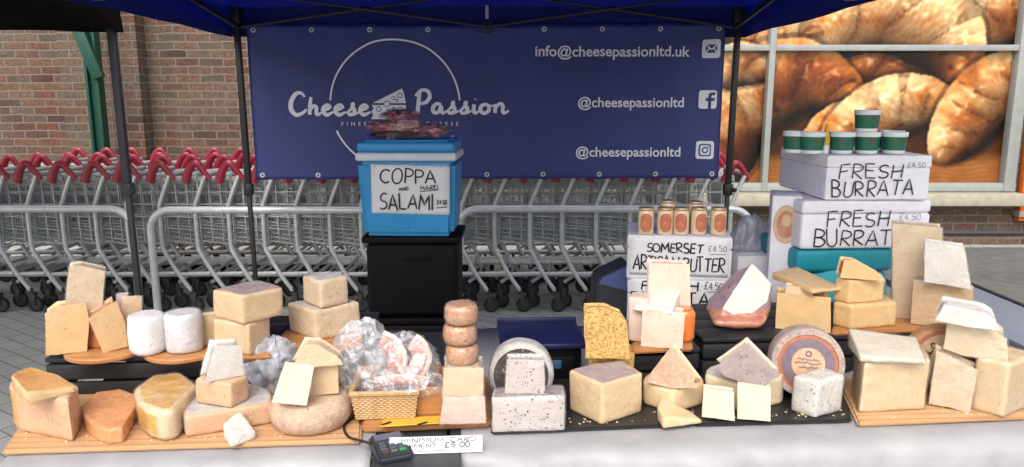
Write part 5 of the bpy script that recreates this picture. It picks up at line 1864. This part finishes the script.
obj('price', bm, M['grey_ink'], s)

jar_labels = ('orange labelled jar at the end of the row by the hoop barrier', 'orange labelled jar second from the end by the hoop barrier', 'orange labelled jar in the middle of the row on the butter box',
              'orange labelled jar fourth along, next to the one by the black post', 'orange labelled jar at the end of the row by the black post')
def jar(px, Y, label, h=.078, r=.0235):
    b = on_y(px, 235, Y)
    e = empty('butter_jar', (b.x, Y, zb2_ + .0005), label, 'jar', 'butter jars on the foam box', rz=random.uniform(-.3, .3))
    bm = bmesh.new()
    lathe(bm, [(0, 0), (r * .92, 0), (r, .004), (r, h - .010), (r * .9, h - .005), (0, h - .005)], 28)
    obj('body', bm, M['jar_glass'], e)
    bm = bmesh.new()
    q, zm, zr_ = 28, h * .46, h * .36
    def on_jar(k, s_):
        a = R(44) * s_ * math.cos(2 * math.pi * k / q)
        return ((r + .001) * math.sin(a), -(r + .001) * math.cos(a), zm + zr_ * s_ * math.copysign(abs(math.sin(2 * math.pi * k / q)) ** .7, math.sin(2 * math.pi * k / q)))
    rr_ = [[bm.verts.new(on_jar(k, s_)) for k in range(q)] for s_ in (1, .75, .5, .3, .12)]
    for A_, B_ in zip(rr_[:-1], rr_[1:]):
        for k in range(q):
            bm.faces.new((A_[k], A_[(k + 1) % q], B_[(k + 1) % q], B_[k]))
    bm.faces.new(rr_[-1])
    obj('label_band', bm, M['jar_label'], e)
    bm = bmesh.new()
    lathe(bm, [(r * .93, h - .008), (r * .96, h - .007), (r * .96, h), (r * .93, h + .001), (0, h + .001)], 28)
    obj('lid', bm, M['brass'], e)
for k, px in enumerate((645.5, 664.5, 680.5, 698, 717.5)):
    jar(px, BB_Y + .035, jar_labels[k])
jar(667, BB_Y + .12, 'jar behind the row, its lid showing over the second jar', .088)
jar(694, BB_Y + .11, 'jar behind the row, its lid showing over the fourth jar', .086)

# ---- things behind the table by the black post
loc, wd = boxframe(737, 771, 300, 2.30)
bm = bmesh.new()
hcx = zat(256, 2.30) - TZ
box(bm, (0, .05, hcx / 2), (wd * 1.1, .10, hcx), None, .004)
box(bm, (0, .05, hcx + .001), (wd * .7, .03, .002), None)
tag(obj('white_carton', bm, M['paper'], None, 40, (loc.x, loc.y, TZ + .0005), (0, 0, TA)), 'white carton standing between the butter boxes and the printed carton', 'carton')
def bag(name, label, pts_c, size, seed, mat, cat, amp=.22, group=None, parent=None, rz=0):
    bm = bmesh.new()
    bmesh.ops.create_icosphere(bm, subdivisions=5, radius=1)
    so = Vector((seed * 5.7, seed * 2.3, seed))
    for v in bm.verts:
        n3 = v.co.copy()
        ridge = 1 - abs(noise.noise(n3 * 1.9 + so)) * 2
        ridge2 = 1 - abs(noise.noise(n3 * 4.6 + so)) * 2
        ridge3 = 1 - abs(noise.noise(n3 * 9.5 + so)) * 2
        k = 1 - amp + amp * 1.1 * ridge + amp * .4 * ridge2 + amp * .05 * ridge3
        v.co = Vector((n3.x * size[0] / 2 * k, n3.y * size[1] / 2 * k, n3.z * size[2] / 2 * k))
        if v.co.z < -size[2] * .36:
            v.co.z = -size[2] * .36 + (v.co.z + size[2] * .36) * .1
    lo = min(v.co.z for v in bm.verts)
    bmesh.ops.translate(bm, verts=bm.verts[:], vec=(0, 0, -lo))
    if parent is not None:
        return obj(name, bm, mat, parent, 50)
    o = obj(name, bm, mat, None, 50, pts_c, (0, 0, rz))
    return tag(o, label, cat, group)
c = on_y(752, 250, 2.42)
bag('carrier_bag', 'grey plastic carrier bag slumped behind the white carton by the black post', (c.x, 2.44, TZ + .0005), (.16, .12, zat(203, 2.42) - TZ), 2, M['grey_bag'], 'bag', .12)
# blue grey cool bag left of the butter boxes
loc, wd = boxframe(597, 629, 320, 2.28)
bm = bmesh.new()
h_ = zat(264, 2.28) - TZ
x0, x1 = -wd / 2, wd / 2 + .002
poly(bm, [(x0, 0), (x1, 0), (x1, h_), (x0 + .015, h_ * .78), (x0, h_ * .7)], 0, .12)
bmesh.ops.bevel(bm, geom=bm.edges[:], offset=.006, segments=2, affect='EDGES')
cb_ = obj('cool_bag', bm, M['dark_grey'], None, 40, (loc.x - .002, loc.y, TZ + .0005), (0, 0, TA))
bm = bmesh.new()
poly(bm, [(x0 + .004, h_ * .66), (x1 - .004, h_ * .52), (x1 - .004, h_ * .97), (x0 + .016, h_ * .765)], -.004, .003)
obj('flap', bm, plain('slate blue cloth', '4E5A86', .8), cb_)
tag(cb_, 'dark grey cool bag with slate blue flap beside the butter boxes', 'bag')

# ---- scale
zs = .85
a, b = on_z(501, 346, zs), on_z(586, 341, zs)
wd = (b - a).length
sc_c = (a + b) / 2
e = empty('weighing_scale', (sc_c.x, sc_c.y, TZ + .0005), 'black weighing scale with navy tray behind the golden seeded wedge', 'scale', rz=TA)
bm = bmesh.new()
box(bm, (0, .09, zs - TZ - .008), (wd, .19, .016), None, .005)
box(bm, (0, .182, zs - TZ + .004), (wd, .008, .014), None, .003)
obj('tray', bm, M['navy'], e)
bm = bmesh.new()
box(bm, (.005, .10, .042), (wd * .86, .17, .078), None, .008)
box(bm, (.012, .008, .036), (wd * .62, .02, .058), None, .005)
for sx in (-1, 1):
    box(bm, (sx * wd * .36, .1, .083), (.03, .03, .012), None, .002)
obj('body', bm, M['dark_plastic'], e)
bm = bmesh.new()
box(bm, (.012, -.0035, .046), (.062, .003, .022), None, .001)
obj('display', bm, M['screen'], e)

# ---- wicker basket, wooden tray, meat bags
a, b = on_z(357, 420, ZB2), on_z(414, 419, ZB2)
wd, dd, hb_ = (b - a).length, .13, .062
e = empty('wicker_basket', (a + b) / 2 + TN * dd / 2 + Vector((0, 0, .0005)), 'golden wicker basket holding clear bags of pink cured meat', 'basket', rz=TA)
bm = bmesh.new()
nr, ns = 13, 40
def per(t, k):
    """rounded rectangle outline"""
    P4 = [(-wd / 2, -dd / 2), (wd / 2, -dd / 2), (wd / 2, dd / 2), (-wd / 2, dd / 2)]
    s_ = t * 4 % 4
    i = int(s_)
    f = s_ - i
    A_, B_ = P4[i], P4[(i + 1) % 4]
    return Vector(((A_[0] + (B_[0] - A_[0]) * f) * k, (A_[1] + (B_[1] - A_[1]) * f) * k, 0))
for j in range(nr):
    z = .004 + (hb_ - .008) * j / (nr - 1)
    k = 1 + .13 * j / (nr - 1)
    pts = []
    for i in range(ns * 2):
        t = i / (ns * 2)
        p = per(t, k)
        nrm = p.normalized()
        pts.append(p + nrm * (.0012 * (1 if (i + j) % 2 else -1)) + Vector((0, 0, z)))
    tube(bm, pts, .0031, 6, closed=True)
for i in range(ns):
    p, q = per(i / ns, 1), per(i / ns, 1.13)
    tube(bm, [p + Vector((0, 0, .002)), q + Vector((0, 0, hb_ - .002))], .0022, 5)
obj('woven_wall', bm, M['wicker'], e)
bm = bmesh.new()
tube(bm, [per(i / 60, 1.15) + Vector((0, 0, hb_)) for i in range(60)], .006, 8, closed=True)
obj('rim', bm, M['wicker'], e)
bm = bmesh.new()
box(bm, (0, 0, .004), (wd * .97, dd * .97, .006), None, .001)
obj('base', bm, M['wicker'], e)
bk = e
a, b = on_z(417, 417, ZB2), on_z(447, 416, ZB2)
wd2 = (b - a).length + .012
e2 = empty('wooden_tray', (a + b) / 2 + TN * .065 + Vector((0.004, .008, .0005)), 'brown wooden tray between the wicker basket and the wrapped block', 'tray', rz=TA)
bm = bmesh.new()
box(bm, (0, 0, .004), (wd2, .13, .008), None, .001)
obj('base', bm, M['board_wood'], e2)
for sx, sy, sw, sd in ((0, -.062, wd2, .008), (0, .062, wd2, .008), (-wd2 / 2 + .004, 0, .008, .114), (wd2 / 2 - .004, 0, .008, .114)):
    bm = bmesh.new()
    box(bm, (sx, sy, .035), (sw, sd, .055), None, .0015)
    obj('side_panel', bm, M['board_wood'], e2)
# yellow printed paper lying on the board
bm = bmesh.new()
a, b, c_, d_ = (on_z(*q, ZB2 + .0012) for q in ((380, 427), (446, 423), (446, 415), (384, 418)))
o_ = (a + b) / 2
V_ = [bm.verts.new(q - o_) for q in (a, b, c_, d_)]
bm.faces.new(V_)
refine(bm, .01, 3)
for v in bm.verts:
    v.co.z += .0006 * noise.noise(v.co * 60)
pp = obj('paper_mat', bm, M['yellow_print'], None, 60, o_)
thicken(pp, .0006)
tag(pp, 'yellow printed paper showing under the basket front on the wooden board', 'paper')
bm = bmesh.new()
for x_ in (-.058, .018):
    tube(bm, [(x_ - .008, -.002, .0016), (x_ + .0, .004, .0016), (x_ + .01, .012, .0016)], .0035, 6, flat=((0, 0, 1), .1))
obj('print', bm, M['ink'], pp)

# cured pork: curved slabs with white fat edge
def slab(label, arc_px, Y, wpx, thick, tilt=0, group='cured pork slices in clear bags'):
    P3 = [on_y(px, py, Y + .0) for px, py in arc_px]
    c_ = sum(P3, Vector()) / len(P3)
    sp = spline([p - c_ for p in P3], 7)
    n = len(sp)
    wr = wpx / FPX * Y / 2
    bm = bmesh.new()
    tube(bm, sp, [wr * (.72 + .28 * math.sin(math.pi * min(1, max(0, .12 + .8 * i / (n - 1))))) for i in range(n)], 14, flat=((0, 1, 0), thick))
    refine(bm, .008, 2)
    lumpy(bm, .0025, 34, len(label))
    o = obj('pork_slice', bm, M['meat'], None, 60, c_)
    tag(o, label, 'meat', group)
    bm = bmesh.new()
    off = wr * .78
    out = []
    for i, p in enumerate(sp):
        d_ = sp[min(i + 1, n - 1)] - sp[max(i - 1, 0)]
        nn_ = -Vector((d_.z, 0, -d_.x)).normalized()
        out.append(p + nn_ * off + Vector((0, -thick * wr * .35, 0)))
    tube(bm, out, wr * .26, 8, flat=((0, 1, 0), 1.0))
    lumpy(bm, .001, 60, 2)
    obj('fat_edge', bm, M['fat'], o)
    return o
MY = bk.location.y - .012
slab('pink cured pork slice curving down on the near side of the bag', [(381, 340), (390, 344), (396, 353), (397, 364), (392, 376)], MY, 22, .3)
slab('pink cured pork slice with bright fat edge next to its twin in the bag', [(411, 341), (419, 348), (422, 358), (417, 369), (408, 378)], MY - .008, 21, .3)
slab('pale fatty pork slice lying flat along the basket rim in its bag', [(376, 383), (392, 380), (410, 380), (428, 382)], MY - .02, 13, .7)
def bag_at(label, px0, px1, py0, py1, Y, depth, seed, amp=.2, mat=None):
    a, b = on_y(px0, py1, Y), on_y(px1, py0, Y)
    return bag('plastic_bag', label, ((a.x + b.x) / 2, Y, a.z), (b.x - a.x, depth, (b.z - a.z) * 1.12), seed, mat or M['bag'], 'bag', amp, 'clear plastic bags')
bag_at('clear plastic bag around two curved pork slices in the wicker basket', 370, 438, 332, 388, MY + .002, .11, 3, .17)
bag_at('clear plastic bag lying on the basket rim round a flat pale pork slice', 364, 444, 368, 393, MY - .02, .09, 6, .2)
bag_at('crumpled whitish plastic bag spilling out of the basket towards the round wheel', 334, 392, 318, 388, MY + .03, .12, 8, .2, M['white_bag'])
o = bag_at('thin grey plastic bag lying behind the blocks on the bamboo board', 232, 304, 353, 404, on_z(262, 398, ZT).y + .03, .10, 11, .25, M['grey_bag'])
o.location.z = ZB1

# ---- card reader and its lead, card sign
# dark box standing against the table front, under reader and sign
ub0, ub1 = tl(on_z(373, 455, TZ))[0], tl(on_z(461, 452, TZ))[0]
vb0, vb1 = -.115, -.055
bb = empty('storage_box', tw((ub0 + ub1) / 2, -.085, 0), 'dark grey storage box standing before the table under the card reader', 'box', rz=TA)
bm = bmesh.new()
box(bm, (0, .02, (TZ - .022) / 2), (ub1 - ub0 - .012, .125, TZ - .022), None, .006)
obj('body', bm, M['dark_grey'], bb)
bm = bmesh.new()
box(bm, (0, .02, TZ - .0115), (ub1 - ub0, .14, .019), None, .005)
obj('lid', bm, M['dark_grey'], bb)
zR = TZ - .0015
a = on_z(391, 454, zR)
e = empty('card_reader', (a.x, a.y + .004, zR), 'black card reader with keypad on the bare table edge below the basket', 'card reader', rz=R(24))
tiltm = Matrix.Rotation(R(10), 4, 'X')
bm = bmesh.new()
W_, L_, T_ = .070, .088, .017
pr = [(-L_ / 2, .0), (L_ / 2, .0), (L_ / 2, T_ * 1.5), (L_ * .12, T_ * 1.25), (-L_ / 2, T_ * .75)]
A_ = [bm.verts.new((-W_ / 2, y, z)) for y, z in pr]; B_ = [bm.verts.new((W_ / 2, y, z)) for y, z in pr]
bm.faces.new(A_); bm.faces.new(B_[::-1])
for i in range(5):
    bm.faces.new((A_[i], B_[i], B_[(i + 1) % 5], A_[(i + 1) % 5]))
bmesh.ops.bevel(bm, geom=bm.edges[:], offset=.005, segments=3, affect='EDGES')
obj('body', bm, plain('charcoal plastic', '2C3036', .35), e)
def topz(y):
    return (T_ * .75 + (y + L_ / 2) / (L_ * .62) * T_ * .5) if y < L_ * .12 else T_ * 1.25 + (y - L_ * .12) / (L_ * .38) * T_ * .25
bm = bmesh.new()
q = Matrix.Rotation(math.atan2(T_ * .25, L_ * .38), 3, 'X')
box(bm, (0, L_ * .31, topz(L_ * .31) + .0006), (W_ * .78, L_ * .24, .0018), q, .0005)
obj('screen', bm, plain('grey lit screen', '5A6272', .25), e)
kq = Matrix.Rotation(math.atan2(T_ * .5, L_ * .62), 3, 'X')
for r_i in range(4):
    for c_i in range(3):
        bm = bmesh.new()
        y = L_ * .06 - r_i * L_ * .115
        box(bm, ((c_i - 1) * W_ * .25, y, topz(y) + .001), (W_ * .19, L_ * .08, .0035), kq, .001)
        mt = plain('grey key', '50565E', .5) if r_i < 3 else (plain('dull red key', '5A3A3A', .4), plain('dull yellow key', '66604A', .4), plain('green key', '2E8A5A', .4))[c_i]
        obj('key', bm, mt, e)
bm = bmesh.new()
p_ = [on_z(373, 444, zR + .02), on_z(362, 441, ZB1 + .006), on_z(349, 437, ZB1 + .004), on_z(344, 427, ZB1 + .004), on_z(352, 418, ZB1 + .004), on_z(361, 409, ZB1 + .02), on_z(365, 400, ZB1 + .03)]
tube(bm, spline([q - p_[0] for q in p_], 8), .0026, 8)
tag(obj('cable', bm, M['rubber'], None, 60, p_[0]), 'thin black cable looping from the card reader over the bamboo board', 'cable')

zS_ = TZ - .0015
a, b = on_z(401, 455, zS_), on_z(481, 451, zS_)
top_ = on_y(440, 436, a.y + .02).z - zS_
wd = (b - a).length
lean = R(-20)
hS = top_ / math.cos(lean)
bm = bmesh.new()
box(bm, (-.010, 0, hS / 2), (wd * 1.16, .0015, hS), None, 0)
sg = obj('card_sign', bm, M['paper'], None, 40, (a + b) / 2, (lean, 0, TA))
tag(sg, 'white card about minimum card payment leaning on the wooden board front', 'sign')
bm = bmesh.new()
hand(bm, 'MINIMUM CARD', -wd * .5, wd * .44, hS * .66, hS * .93, -.0012, .0010, seed=31)
hand(bm, 'PAYMENT', -wd * .55, -wd * .06, hS * .34, hS * .58, -.0012, .0010, seed=32)
hand(bm, '£5.00', wd * .04, wd * .36, hS * .32, hS * .62, -.0012, .0013, seed=33)
tube(bm, [(-wd * .3, -.0012, hS * .14), (wd * .1, -.0012, hS * .16), (wd * .36, -.0012, hS * .15)], .0007, 5, flat=((0, 1, 0), .3))
obj('lettering', bm, M['grey_ink'], sg)

# ---- crumbs on the boards and slates
bm = bmesh.new()
rnd = random.Random(9)
for (pa, pb, z_, n_) in (((20, 446), (350, 436), ZB1, 70), ((500, 428), (690, 421), ZS, 60), ((700, 420), (845, 417), ZS, 40), ((870, 420), (1015, 414), ZB3, 45), ((370, 428), (485, 421), ZB2, 14)):
    for _ in range(n_):
        t = rnd.random()
        p = on_z(pa[0] + (pb[0] - pa[0]) * t, pa[1] + (pb[1] - pa[1]) * t - abs(rnd.gauss(0, 6)), z_)
        r_ = rnd.choice((.0012, .0016, .0022, .003)) * rnd.uniform(.7, 1.1)
        k0 = len(bm.verts)
        m_ = Matrix.Translation((p.x, p.y, z_ + r_ * .45)) @ Matrix.Rotation(rnd.random() * 6, 4, 'Z') @ Matrix.Diagonal((r_ * rnd.uniform(.8, 1.6), r_, r_ * .6, 1))
        bmesh.ops.create_icosphere(bm, subdivisions=1, radius=1, matrix=m_)
tag(obj('crumbs', bm, C['cream'], None, 0), kind='stuff')
